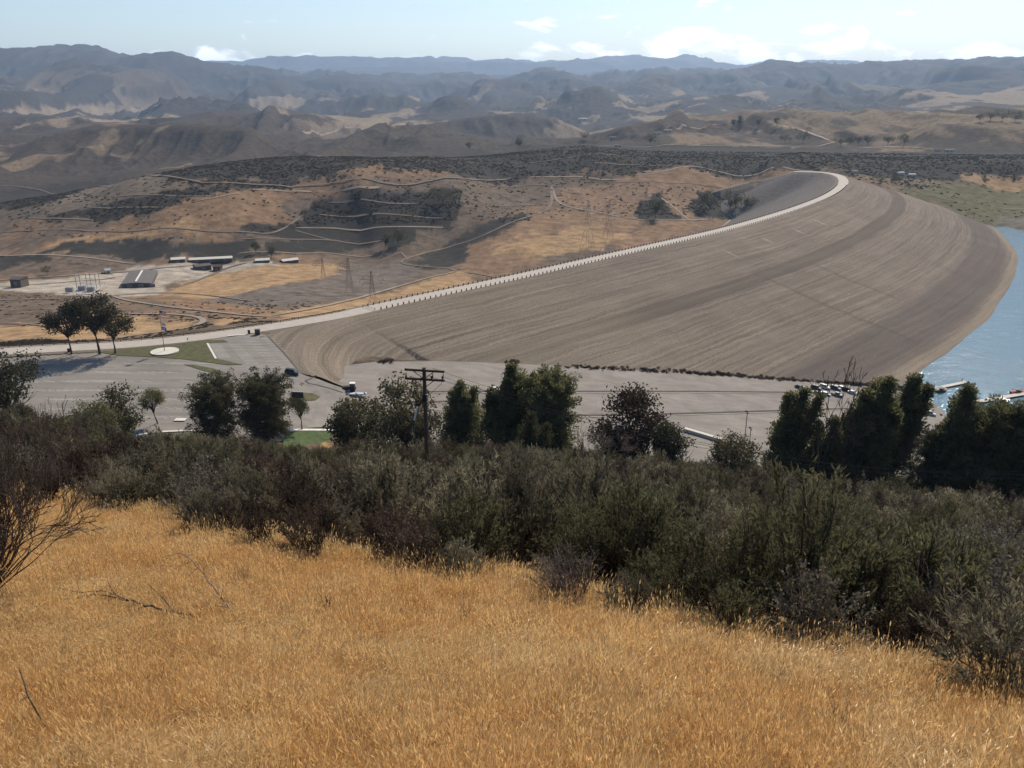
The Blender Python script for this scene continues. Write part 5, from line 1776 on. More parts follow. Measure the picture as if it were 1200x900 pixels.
# ---- the rest of the brush as one mass
def scatter(name, protos, P_, rotz, scl, idx, tilt=None, extra=None):
    """one stuff object: points that carry instances of plants by geometry nodes"""
    n = len(P_)
    me = bpy.data.meshes.new(name)
    me.vertices.add(n); me.vertices.foreach_set('co', np.asarray(P_, np.float32).ravel())
    a = me.attributes.new('rotz', 'FLOAT_VECTOR', 'POINT')
    rv = np.zeros((n, 3), np.float32); rv[:, 2] = rotz
    if tilt is not None: rv[:, :2] = tilt
    a.data.foreach_set('vector', rv.ravel())
    a = me.attributes.new('scl', 'FLOAT_VECTOR', 'POINT'); a.data.foreach_set('vector', np.asarray(scl, np.float32).ravel())
    a = me.attributes.new('pick', 'INT', 'POINT'); a.data.foreach_set('value', np.asarray(idx, np.int32))
    me.update()
    o = link(name, me)
    col = bpy.data.collections.new(name + '_kinds')
    for k, pm in enumerate(protos):
        po = bpy.data.objects.new(f'{name}_plant_{k:02d}', pm); col.objects.link(po)
    ng = bpy.data.node_groups.new(name, 'GeometryNodeTree')
    ng.interface.new_socket('Geometry', in_out='INPUT', socket_type='NodeSocketGeometry'); ng.interface.new_socket('Geometry', in_out='OUTPUT', socket_type='NodeSocketGeometry')
    gi = ng.nodes.new('NodeGroupInput'); go = ng.nodes.new('NodeGroupOutput')
    ip = ng.nodes.new('GeometryNodeInstanceOnPoints'); ci = ng.nodes.new('GeometryNodeCollectionInfo')
    ci.inputs['Collection'].default_value = col; ci.inputs['Separate Children'].default_value = True; ci.inputs['Reset Children'].default_value = True
    ip.inputs['Pick Instance'].default_value = True

    def na(nm, ty):
        q = ng.nodes.new('GeometryNodeInputNamedAttribute'); q.data_type = ty; q.inputs['Name'].default_value = nm
        return q.outputs['Attribute']
    ng.links.new(gi.outputs[0], ip.inputs['Points']); ng.links.new(ci.outputs[0], ip.inputs['Instance'])
    ng.links.new(na('pick', 'INT'), ip.inputs['Instance Index'])
    er = ng.nodes.new('FunctionNodeEulerToRotation'); ng.links.new(na('rotz', 'FLOAT_VECTOR'), er.inputs[0]); ng.links.new(er.outputs[0], ip.inputs['Rotation'])
    ng.links.new(na('scl', 'FLOAT_VECTOR'), ip.inputs['Scale'])
    ng.links.new(ip.outputs[0], go.inputs[0])
    md = o.modifiers.new('scatter', 'NODES'); md.node_group = ng
    return tag(o, kind='stuff')


q = ~indiv
scatter('slope_brush', [SHRUB[k][j][2] for k in KINDS for j in range(3)], np.c_[x, y, z][q], rot[q], np.repeat(sc[q][:, None], 3, 1) * [1, 1, 1.05], kd[q] * 3 + var[q])
print('shrubs', n)

# ---- low scrub along the foot of the dam and clumps on the land beyond
g = np.random.default_rng(9)
bx, bs = [], []
for (x0, y0, x1, y1, cnt, s_) in ((648, 430, 800, 437, 140, .70), (800, 437, 960, 448, 180, .85), (960, 448, 1062, 455, 130, 1.1), (590, 426, 606, 426, 5, .7), (1036, 455, 1066, 458, 22, 1.2)):
    for k in range(cnt):
        f = g.random(); pz = solve_plane(x0 + (x1 - x0) * f, y0 + (y1 - y0) * f, lot_low_z)
        q_ = pz[:2] + g.normal(size=2) * [1.0, 1.1]
        bx.append((q_[0], q_[1] + .8, float(surf_z(q_[:1], q_[1:2] + .8)[0]) - .15)); bs.append(s_ * g.uniform(.5, 1.0))
n_ = len(bx)
scatter('dam_foot_scrub', [SHRUB['scrub'][j][2] for j in range(3)] + [SHRUB['dry'][0][2]], bx, g.uniform(0, 6, n_), np.array(bs)[:, None] * np.array([1.3, 1.3, .75]), g.choice(4, n_, p=[.3, .3, .25, .15]))
for (px_, py_, s_, lb) in ((455, 424, 1.5, 'low round brown bush on the lower car park edge under the dam'), (602, 426.5, 1.6, 'low dark bush at the foot of the dam behind the tallest pine'), (447, 425, 1.1, 'small brown bush touching the round bush under the dam'), (1081, 479, 2.7, 'wide dark shrub on the median beside the silver pickup')):
    p = solve_plane(px_, py_, lot_low_z); p[2] = float(surf_z(p[:1], p[1:2])[0]) - .1
    fo, st, _ = SHRUB['scrub'][1]
    o = link('scrub_shrub', fo, None, p); o.scale = (s_ * 1.7, s_ * 1.2, s_ * .75); link('stems', st, o); tag(o, lb, 'shrub')


def clump_mesh(seed, nl=70):
    """a far bush: leaf sprays through a low dome"""
    g = np.random.default_rng(seed)
    d = g.normal(size=(nl, 3)); d[:, 2] = np.abs(d[:, 2]) * .8; d /= np.linalg.norm(d, axis=1)[:, None]
    p = d * g.uniform(.35, 1.0, nl)[:, None] * [1, 1, .85]
    v, f = leaves_np(p, d + g.normal(size=(nl, 3)) * .7, g.uniform(.35, .7, nl), g.uniform(.14, .28, nl), g)
    return np_mesh('bush', v, f, [L_FAR])


CL = [clump_mesh(300 + k) for k in range(4)]
sx, sy_ = GX, GY
N_ = 150000
rr = np.exp(g.uniform(math.log(380), math.log(1500), N_)); aa = g.uniform(-.62, .66, N_)
bx, by = rr * np.sin(aa), rr * np.cos(aa)
# scrub cover read back from the land
ii = np.clip(np.searchsorted(RS, rr), 0, NR - 1); jj = np.clip(np.round((aa - AZ_IN[0]) / .0021).astype(int), 0, len(AZ_IN) - 1)
sv = S.reshape(NR, nA)[ii, jj]
dz_, dd_, _, di_ = dam_z(bx, by)
gz_ = ground_z(bx, by)
pr = np.clip((sv - .12), 0, 1) ** 1.3 * 1.6 * sstep(.40, .62, fbm(bx / 26, by / 26, 3, 130) + sv * .25)
ok = (g.random(N_) < pr) & (gz_ > dz_ + .5) & (gz_ > LAKE_Z + 1) & ~di_
for outline, colr, soft, scrub in COVER:
    if scrub == 0: ok &= ~in_poly(bx, by, hits(outline, rmin=250.0))
bx, by, gz_, rr = bx[ok], by[ok], gz_[ok], rr[ok]
n_ = len(bx); s_ = g.uniform(.45, 1.3, n_) * np.clip(rr / 900, .7, 1.15)
scatter('valley_scrub', CL, np.c_[bx, by, gz_ - .1], g.uniform(0, 6, n_), np.stack([s_ * g.uniform(.9, 1.4, n_), s_ * g.uniform(.9, 1.4, n_), s_ * g.uniform(.6, 1.0, n_)], -1), g.integers(0, 4, n_))
print('far scrub', n_)
# ------------------------------------------------------------------ trees
def tree_meshes(kind, seed, H, W, lean=0.0):
    """crown and trunk of one tree: H tall, W wide"""
    g = np.random.default_rng(seed)
    lines, tips = [], []
    rad = max(.12, H * .022)
    if kind in ('pine', 'round_pine', 'leaning_pine'):
        th = np.linspace(0, 1, 8)
        tr = np.c_[lean * (th ** 1.6) * H, np.zeros(8), th * H * .97] + np.r_[[[0, 0, -.6]], g.normal(size=(7, 3)) * [.08, .08, 0]]
        lines.append((tr, np.linspace(rad, .03, 8)))
        C_, Dv = [], []
        prof = {'pine': lambda f: (1 - f) ** .85 * (.6 + .4 * min(1, f * 6)), 'leaning_pine': lambda f: (1 - f) ** .9 * (.65 + .35 * min(1, f * 5)), 'round_pine': lambda f: math.sqrt(max(0, 1 - (abs(f - .42) / .60) ** 2.4))}[kind]
        f0 = {'pine': .10, 'leaning_pine': .10, 'round_pine': .06}[kind]

        def whorls(axis, tt, wd, f0, nw):
            for k in range(nw):
                f = f0 + (1 - f0) * (k + g.random()) / nw; ff = (f - f0) / (1 - f0)
                c = np.array([np.interp(f, tt, axis[:, q]) for q in range(3)])
                for b in range(g.integers(3, 6)):
                    a = g.uniform(0, 2 * math.pi); L = wd / 2 * prof(ff) * (g.uniform(.35, 1.0) if g.random() < .7 else g.uniform(1.0, 1.4)) + .15
                    d = np.array([math.cos(a), math.sin(a), g.uniform(.1, .6) + .3 * ff]); d[0] += lean * 1.3
                    e = c + d * L
                    lines.append((np.array([c, c + d * L * .5 + [0, 0, -.04 * L], e]), np.array([.05, .03, .012]) * H / 10))
                    m_ = max(2, int(L * 2.3))
                    for u in np.linspace(.45, 1.0, m_):
                        C_.append(c + d * L * u + g.normal(size=3) * .10 * L); Dv.append(d)
        whorls(tr, th, W, f0, int(H * 2.4))
        for k in range({'pine': 3, 'leaning_pine': 4, 'round_pine': 1}[kind]):          # further leaders beside the main one
            fs = g.uniform(.18, .5); q0 = np.array([np.interp(fs, th, tr[:, q]) for q in range(3)]); a = g.uniform(0, 2 * math.pi)
            hh = H * g.uniform(.62, .92) - q0[2]; out = np.array([math.cos(a), math.sin(a) * .6, 0]) * W * g.uniform(.22, .40)
            t2 = np.linspace(0, 1, 6)[:, None]
            ax = q0 + out * t2 ** .6 + np.array([lean * hh * 1.2, 0, hh]) * t2
            lines.append((ax, np.linspace(rad * .6, .03, 6)))
            whorls(ax, t2[:, 0], W * g.uniform(.42, .62), .12, max(4, int(hh * 2.0)))
        C_ = np.array(C_); Dv = np.array(Dv); per = 22 if kind == 'round_pine' else 13
        s_ = .024 * H + .10
        off = g.normal(size=(len(C_) * per, 3)); off /= np.linalg.norm(off, axis=1)[:, None]
        lp = np.repeat(C_, per, 0) + off * (s_ * 1.25 * g.uniform(.4, 1.0, len(off)) * np.repeat(g.uniform(.7, 1.35, len(C_)), per))[:, None] * [1, 1, .75]
        ld = np.repeat(Dv, per, 0) * .4 + off * .8 + g.normal(size=lp.shape) * .5 + [0, 0, .35]
        lv, lf = leaves_np(lp, ld, g.uniform(.6, 1.3, len(lp)) * s_ * .85, g.uniform(.6, 1.3, len(lp)) * s_ * .22, g)
    else:
        tall = {'gum': .40, 'broad': .20, 'open': .30, 'far': .3, 'lollipop': .42}[kind]
        b0 = []
        branchy(g, (0, 0, -.6), (lean, 0, 1), H * tall + .6, rad * 1.15, 0, out=lines, tips=b0, up=.05, wob=.06)
        q, d = b0[0]
        for c in range(6 if kind != 'open' else 7):
            a = 2 * math.pi * c / 6 + g.uniform(-.4, .4); s_ = g.uniform(.35, .95)
            branchy(g, q - d * g.uniform(0, .12) * H, (math.cos(a) * s_, math.sin(a) * s_, 1), H * .26, rad * .6, 2, .55, (2, 3), .72, .07, 4, .12, lines, tips)
        T = np.array([t[0] for t in tips])
        # pull the limbs' ends into the crown's outline
        zc = H * (tall + 1) / 2 + .02 * H; cen = np.array([q[0] * .8 + lean * H * .3, q[1], zc]); half = np.array([W / 2, W / 2, H - zc])
        # clumps through the crown, gathered in lobes
        nl_ = {'gum': 22, 'broad': 30, 'open': 26, 'far': 10, 'lollipop': 16}[kind]
        lob = g.normal(size=(nl_, 3)); lob /= np.linalg.norm(lob, axis=1)[:, None]; lob *= g.uniform(.45, .95, nl_)[:, None] ** .6
        lob = cen + lob * half * .86
        for L_ in lob:
            lines.append((np.array([q, (q + L_) / 2 + g.normal(size=3) * .03 * H, L_]), np.array([rad * .35, rad * .22, .03])))
        per1 = {'gum': 26, 'broad': 24, 'open': 20, 'far': 8, 'lollipop': 20}[kind]; per2 = {'gum': 9, 'broad': 9, 'open': 9, 'far': 10, 'lollipop': 11}[kind]
        dv = g.normal(size=(nl_ * per1, 3)); dv /= np.linalg.norm(dv, axis=1)[:, None]
        lr_ = (half.mean() * g.uniform(.28, .46, nl_))
        C_ = np.repeat(lob, per1, 0) + dv * (np.repeat(lr_, per1) * g.uniform(.35, 1.0, nl_ * per1) ** .5)[:, None] * [1, 1, .8]
        s_ = .030 * H + .05 if kind != 'far' else .07 * H
        lp = np.repeat(C_, per2, 0) + g.normal(size=(len(C_) * per2, 3)) * s_
        ld = g.normal(size=lp.shape) + [0, 0, -.2 if kind == 'gum' else .2]
        lv, lf = leaves_np(lp, ld, g.uniform(.6, 1.3, len(lp)) * s_ * 1.15, g.uniform(.6, 1.3, len(lp)) * s_ * .33, g)
    tv, tf = tubes_np(lines, 5 if kind != 'far' else 3)
    return (lv, lf), (tv, tf)


def tree(kind, name, label, px, ytop, ybase, wpx, leafm, Y=None, lean=0.0, zf=None, seed=0, group=None, bark=None):
    if Y is not None:
        t = PY(px, (ytop + ybase) / 2, Y); xx = t[0]
        b = np.array([xx, Y, float(surf_z([xx], [Y])[0])])
    elif zf is not None: b = solve_plane(px, ybase, zf)
    else:
        b = hit(px, ybase, rmin=250.0)
    # height: the point over the base that the top's sight line passes
    d = ray(px, ytop); top = CAM_H + d[2] / d[1] * b[1]
    H = max(1.0, top - b[2]); dist = float(np.linalg.norm(b - [0, 0, CAM_H])); W = wpx / FOC * dist
    (lv, lf), (tv, tf) = tree_meshes(kind, seed, H, W, lean)
    r = empty(name, b, 0, label, 'tree', group)
    link('crown', np_mesh('crown', lv, lf, [leafm]), r); link('trunk', np_mesh('trunk', tv, tf, [bark or M_BARK]), r)
    return r


T = tree
T('gum', 'gum_tree', 'lowest dark gum tree of the three by the road, leaning trunk', 84, 362, 415, 44, L_GUM, zf=lot_up_z, seed=1, lean=-.05)
T('gum', 'gum_tree', 'tallest dark gum tree in the middle of the three by the road', 117, 345, 415, 54, L_GUM, zf=lot_up_z, seed=2)
T('gum', 'gum_tree', 'dark gum tree of the three that stands closest to the flag pole', 135, 364, 414, 44, L_GUM, zf=lot_up_z, seed=3, lean=.03)
T('open', 'oak_tree', 'open crowned brown green tree cut by the picture edge beside the upper car park', 8, 411, 505, 76, L_OLIVE, Y=205, seed=4)
T('broad', 'bushy_tree', 'low green bushy tree under the open crowned tree', 22, 472, 520, 34, L_DARK, Y=190, seed=5)
T('broad', 'bushy_tree', 'dense dark bushy tree in front of the upper car park asphalt', 133, 458, 530, 62, L_DARK, Y=160, seed=6)
T('broad', 'bushy_tree', 'lower green bushy tree against the dense dark bushy one', 106, 472, 535, 54, L_GREEN, Y=150, seed=7)
T('lollipop', 'young_pine', 'small slender young pine alone on the asphalt strip', 185, 456, 496, 27, L_PINE, zf=lot_up_z, seed=8)
T('round_pine', 'pine_tree', 'dense dark round pine, the first of the pair by the green lawn', 255, 449, 518, 52, L_DARK, zf=lot_up_z, seed=9)
T('round_pine', 'pine_tree', 'dense dark round pine, the second of the pair touching the lawn', 315, 446, 519, 54, L_DARK, zf=lot_up_z, seed=10)
T('lollipop', 'young_tree', 'thin young tree with a light crown beside the sign board', 354, 467, 504, 24, L_OLIVE, zf=lot_up_z, seed=11)
T('broad', 'broad_tree', 'wide dark round tree next to the utility pole and the tractor', 418, 459, 545, 68, L_DARK, Y=190, seed=12)
T('broad', 'broad_tree', 'dark broad tree directly behind the utility pole', 474, 441, 545, 72, L_DARK, Y=185, seed=13)
T('pine', 'pine_tree', 'pointed dark conifer just past the utility pole', 541, 446, 548, 60, L_PINE, Y=180, seed=14)
T('leaning_pine', 'pine_tree', 'tallest dark pine in the middle of the picture with a ragged top', 600, 424, 555, 78, L_PINE, Y=170, seed=15)
T('round_pine', 'pine_tree', 'dark pine with a bushy rounded shoulder against the tallest pine', 640, 440, 555, 58, L_PINE, Y=168, seed=16)
T('pine', 'pine_tree', 'short olive green pine standing before the tallest pine', 622, 482, 565, 52, L_OLIVE, Y=130, seed=17)
T('broad', 'bronze_tree', 'dark bronze leaved broad tree in front of the lower car park', 741, 457, 555, 90, L_RED, Y=180, seed=18)
T('open', 'olive_tree', 'small thin crowned olive tree just before the white ramp wall', 786, 496, 555, 42, L_OLIVE, Y=170, seed=19)
T('leaning_pine', 'pine_tree', 'narrow windswept pine, first of the leaning group by the parked cars', 918, 452, 575, 60, L_PINE, Y=150, lean=.13, seed=20)
T('leaning_pine', 'pine_tree', 'shorter windswept pine in front of the bare snags', 958, 487, 580, 56, L_PINE, Y=148, lean=.14, seed=21)
T('leaning_pine', 'pine_tree', 'broad windswept pine leaning towards the lake behind the snags', 1000, 440, 580, 76, L_PINE, Y=150, lean=.20, seed=22)
T('leaning_pine', 'pine_tree', 'tall narrow windswept pine, last of the leaning group before the lake', 1032, 438, 578, 54, L_PINE, Y=155, lean=.18, seed=23)
T('pine', 'pine_tree', 'big dark pine in front of the boat docks', 1122, 449, 598, 60, L_PINE, Y=140, lean=.01, seed=24)
T('round_pine', 'pine_tree', 'broad dark pine mass right of the big dockside pine', 1168, 477, 605, 62, L_PINE, Y=138, seed=25)
T('pine', 'pine_tree', 'dark pine cut by the picture edge beside the lake', 1204, 466, 605, 60, L_PINE, Y=136, seed=26)
T('round_pine', 'pine_tree', 'low green pine at the inner foot of the dockside pine', 1094, 500, 595, 28, L_OLIVE, Y=142, seed=27)
T('broad', 'bushy_tree', 'low dark bushy tree under the short floodlight post', 862, 508, 568, 60, L_DARK, Y=165, seed=28)


def bare(name, label, px, ytop, ybase, wpx, Y, m, seed, depth=4, up=.10, spread=.5, r0=.1, cat='tree', kids=(2, 3), leaf=None, rmin=.012):
    g = np.random.default_rng(seed)
    t = PY(px, (ytop + ybase) / 2, Y); b = np.array([t[0], Y, float(surf_z([t[0]], [Y])[0])])
    d = ray(px, ytop); H = CAM_H + d[2] / d[1] * Y - b[2]
    lines, tips = [], []
    branchy(g, (0, 0, -.3), (0, 0, 1), H * .45, r0, depth, spread, kids, .66, up, 5, .10, lines, tips)
    zz = max(l[0][:, 2].max() for l in lines); ww = max(np.abs(l[0][:, 0]).max() for l in lines)
    W = wpx / FOC * np.linalg.norm(b - [0, 0, CAM_H]) / 2
    lines = [(p * [W / ww, W / ww, H / zz], np.maximum(rr_, rmin)) for p, rr_ in lines]
    V, F = tubes_np(lines, 4)
    r = empty(name, b, 0, label, cat)
    link('branches', np_mesh('branches', V, F, [m]), r)
    if leaf is not None:
        tp = np.array([l[0][-1] for l in lines]); lp = np.repeat(tp, 10, 0) + g.normal(size=(len(tp) * 10, 3)) * .25
        lv, lf = leaves_np(lp, g.normal(size=lp.shape), g.uniform(.15, .3, len(lp)), g.uniform(.03, .07, len(lp)), g)
        link('crown', np_mesh('crown', lv, lf, [leaf]), r)
    return r


bare('dead_snag', 'tall bare dead snag rising before the parked cars', 969, 412, 575, 60, 140, M_TWIGD, 31, 5, .05, .62, .26, kids=(2, 3), rmin=.04)
bare('dead_snag', 'slightly shorter bare snag with forked limbs before the parked cars', 984, 425, 575, 66, 141, M_TWIGD, 32, 5, .04, .62, .28, kids=(2, 3), rmin=.04)
bare('bare_tree', 'pinkish leafless tree between the leaning pines and the dockside pine', 1062, 498, 590, 52, 150, M_TWIG, 33, 5, .06, .5, .14, kids=(2, 4), leaf=L_BARE)
bare('bare_tree', 'purple brown leafless thicket tree before the bronze tree', 712, 494, 565, 62, 150, M_TWIG, 34, 5, .06, .5, .12, kids=(2, 4), leaf=L_BARE)
bare('bare_tree', 'small grey leafless tree beside the white ramp wall', 690, 500, 565, 40, 152, M_TWIG, 35, 5, .06, .5, .10)
for k, (px_, yt) in enumerate(((52, 470), (62, 462), (72, 468), (80, 476), (44, 480))):
    bare('dry_stalk', ['tall dry stalk bundle against the car park, tallest spike', 'tall dry stalk bundle next to the tallest spike', 'dry stalk bundle nearest the dense bushy tree', 'shorter dry stalk bundle by the dense bushy tree', 'shorter dry stalk bundle by the open crowned tree'][k], px_, yt, 530, 10, 120 + k, M_TWIGP, 40 + k, 3, .5, .25, .09, 'plant', rmin=.03)

# trees and bushes of the land beyond
FAR = [(56, 312, 322, 15, 'round dark tree beside the pale valley road'), (550, 166, 176, 9, 'small dark tree alone on the gold ridge, first of two'), (608, 161, 174, 9, 'small dark tree alone on the gold ridge, second of two'),
       (684, 154, 164, 18, 'dark tree clump next to the plateau houses'), (762, 157, 170, 20, 'dark tree clump under the first eastern hill'), (860, 139, 149, 8, 'dark tree on the pale hill shoulder, paired with a slimmer one'),
       (866, 136, 149, 6, 'slimmer dark tree on the pale hill shoulder'), (889, 139, 149, 7, 'dark round tree on the orange knoll'), (910, 138, 148, 8, 'largest dark round tree on the orange knoll'),
       (941, 155, 167, 22, 'wide dark tree beside the pale hill track'), (920, 158, 168, 18, 'dark tree below the pale hill track'), (985, 160, 172, 16, 'first tree of the avenue below the bare hill'), (996, 159, 171, 9, 'second tree of the avenue below the bare hill'),
       (1005, 159, 171, 9, 'third tree of the avenue below the bare hill'), (1016, 158, 171, 11, 'fourth tree of the avenue below the bare hill'), (1040, 158, 171, 14, 'paired dark tree further along the avenue'), (1059, 157, 171, 12, 'last dark tree of the avenue below the bare hill'),
       (1148, 133, 143, 9, 'first dark tree on the low dark hill crest'), (1160, 131, 142, 14, 'second dark tree on the low dark hill crest'), (1174, 129, 142, 20, 'widest dark tree on the low dark hill crest'), (1190, 131, 143, 14, 'dark tree on the low dark hill crest near the picture edge'),
       (1030, 206, 215, 20, 'dark spreading tree just past the far end of the dam'), (1050, 207, 215, 12, 'dark tree by the white trailer homes'), (1154, 208, 216, 8, 'small dark tree on the far pale field'), (520, 222, 240, 34, 'dark wooded clump at the end of the terraces'),
       (466, 268, 288, 22, 'green wooded clump at the foot of the terraces'), (452, 274, 291, 14, 'smaller green tree at the foot of the terraces'), (830, 226, 248, 26, 'dark wooded gully tree beside the dam, first'), (855, 224, 250, 28, 'dark wooded gully tree beside the dam, widest'), (878, 232, 252, 18, 'dark wooded gully tree touching the dam'),
       (768, 234, 256, 20, 'dark shrubby tree in the gully beyond the gold slope'), (904, 223, 234, 16, 'lone dark tree close to the downstream face of the dam'), (300, 284, 298, 10, 'thin tree behind the pale shelters'), (318, 288, 303, 12, 'thin tree between the pale shelters')]
for k, (px_, yt, yb, w, lb) in enumerate(FAR):
    T('far', 'far_tree', lb, px_, yt, yb, w, L_DARK, seed=200 + k)
# far crowns are wide: those on slopes sit on their ground

# ------------------------------------------------------------------ utility pole
Y_ = 58.0
t = PY(500, 520, Y_); b = np.array([t[0], Y_, float(ground_z([t[0]], [Y_])[0])])
zt = CAM_H + ray(500, 432)[2] / ray(500, 432)[1] * Y_; H_ = zt - b[2]
up = empty('utility_pole', b, 0, 'weathered timber utility pole with two crossarms', 'utility pole')
MB().tube([(0, 0, -.5), (0, 0, H_ * .5), (0, 0, H_ + .08)], [.19, .165, .13], 10).build('pole', mat('pole_timber', (0.10, 0.072, 0.055), .9, .3, 5), up)
ps = 62.5 / FOC                                        # metres per pixel there
arm = mat('arm_timber', (0.075, 0.047, 0.033), .9, .25, 8)
xa, xb = -22 * ps, 23.5 * ps
z1, z2 = H_ - .12, H_ - 12.5 * ps
for z, nm in ((z1, 'crossarm'), (z2, 'crossarm')):
    m = MB(); m.loft([[(xa, -.20, z - .07 + .10), (xa, -.06, z - .07 + .10), (xa, -.06, z + .08 + .10), (xa, -.20, z + .08 + .10)], [(xb, -.26, z - .07 - .06), (xb, -.12, z - .07 - .06), (xb, -.12, z + .08 - .06), (xb, -.26, z + .08 - .06)]])
    m.build(nm, arm, up)
for z, s_ in ((z1, -1), (z1, 1), (z2, 1)):
    MB().tube([(s_ * .75, -.12, z - .04), (0, -.15, z - .62)], .03, 5).build('brace', M_TWIGD, up)
M_INS = mat('brown_porcelain', (0.06, 0.03, 0.022), .3, spec=.5)
for x_, z in ((-20.5 * ps, z2 + .15), (8.5 * ps, z2 + .10), (21 * ps, z2 + .07)):
    q_ = MB(); q_.loft([[(x_ + r_i * math.cos(t_), -.17 + r_i * math.sin(t_), z + zz) for t_ in np.linspace(0, 6.283, 8, endpoint=False)] for r_i, zz in ((.03, -.08), (.03, 0), (.075, .02), (.06, .08), (.085, .10), (.05, .2))]); q_.build('insulator', M_INS, up)
for x_, z in ((xa + .1, z1 - .1), (10 * ps, z1 - .2), (xb - .1, z1 - .2)):
    MB().tube([(x_, -.18, z), (x_, -.18, z - .35)], .035, 5).build('hanging_insulator', M_INS, up)
MB().tube([(xb - .1, -.18, z1 - .5), (xb - .25, -.16, z2 - .3), (xb - 1.0, -.2, z2 - 1.0), (.15, -.2, z2 - 1.35)], .014, 4).build('jumper_wire', M_BLACK, up)
MB().box((0, -.22, z2 - 1.35), (.3, .2, .5)).build('switch_box', M_DARK, up)
# slack lines run off along the slope
for k, (x_, z) in enumerate(((xa + .1, z1), (10 * ps, z1), (xb - .1, z2))):
    a = b + np.array([x_, -.18, z + .2]); e = PY(1330, 556 - 6 * k, 66.0); tt = np.linspace(0, 1, 26)[:, None]
    w = a * (1 - tt) + e * tt; w[:, 2] -= 3.2 * 4 * (tt * (1 - tt))[:, 0]
    tag(MB().tube([tuple(q_) for q_ in w], .012, 4).build('power_line', M_BLACK), ['uppermost slack wire from the utility pole across the pines', 'middle slack wire from the utility pole across the pines', 'lowest slack wire from the utility pole across the pines'][k], 'power line')
# pale guard on the pole's stay
a = PY(489, 477, 57.0); e = PY(482.5, 525, 57.0); gz = float(ground_z(e[:1], e[1:2])[0]); e2 = a + (e - a) * ((gz - .3 - a[2]) / (e[2] - a[2]))
sw = empty('stay_wire', e2, 0, 'leaning stay with a pale plastic guard beside the utility pole', 'stay wire')
MB().tube([(0, 0, 0), tuple(a - e2)], .02, 5).build('wire', M_STEEL, sw)
g0, g1 = a - e2, (PY(485.5, 492, 57.0) - e2)
MB().tube([tuple(g0), tuple(g1)], .06, 7).build('guard', M_WHITE, sw)

# brush that stands before the pole's foot
for k, (px_, Yq, s_, lb) in enumerate(((492, 53.0, 1.75, 'tall dark scrub shrub hiding the foot of the utility pole'), (508, 54.0, 1.6, 'second tall scrub shrub hiding the foot of the utility pole'), (478, 55.0, 1.5, 'dark scrub shrub around the foot of the leaning stay'))):
    t = PY(px_, 540, Yq); zz = float(ground_z([t[0]], [Yq])[0])
    fo, st, _ = SHRUB['scrub'][k % 3]
    o = link('scrub_shrub', fo, None, (t[0], Yq, zz)); o.scale = (s_, s_, s_ * 1.15); o.rotation_euler = (0, 0, k * 1.3); link('stems', st, o); tag(o, lb, 'shrub')
# ------------------------------------------------------------------ golden grass and what stands in it
def grass_mat(name, c1, c2, trans=.45):
    m = bpy.data.materials.new(name); m.use_nodes = True
    t = m.node_tree; t.nodes.clear()
    o = t.nodes.new('ShaderNodeOutputMaterial')
    p = npos(t)
    n = nrange(t, nnoise(t, p, .33, 4), .36, .64, 0, 1)
    oi = t.nodes.new('ShaderNodeObjectInfo')
    n = nmath(t, 'ADD', nmath(t, 'MULTIPLY', n, .55), nmath(t, 'MULTIPLY', oi.outputs['Random'], .45))
    c = nmix(t, n, c1, c2)
    d = t.nodes.new('ShaderNodeBsdfDiffuse'); tr = t.nodes.new('ShaderNodeBsdfTranslucent')
    t.links.new(c, d.inputs['Color']); t.links.new(c, tr.inputs['Color'])
    gl = t.nodes.new('ShaderNodeBsdfGlossy'); gl.inputs['Roughness'].default_value = .38; gl.inputs['Color'].default_value = (.9, .82, .7, 1)
    mx = t.nodes.new('ShaderNodeMixShader'); mx.inputs[0].default_value = trans
    t.links.new(d.outputs[0], mx.inputs[1]); t.links.new(tr.outputs[0], mx.inputs[2])
    m2 = t.nodes.new('ShaderNodeMixShader'); m2.inputs[0].default_value = .02
    t.links.new(mx.outputs[0], m2.inputs[1]); t.links.new(gl.outputs[0], m2.inputs[2])
    t.links.new(m2.outputs[0], o.inputs['Surface'])
    return m


G_GOLD = grass_mat('golden_grass', (0.66, 0.42, 0.175), (0.77, 0.53, 0.25))
G_PALE = grass_mat('pale_straw', (0.64, 0.44, 0.20), (0.74, 0.55, 0.29))
G_RUST = grass_mat('rusty_grass', (0.58, 0.345, 0.135), (0.68, 0.44, 0.19))


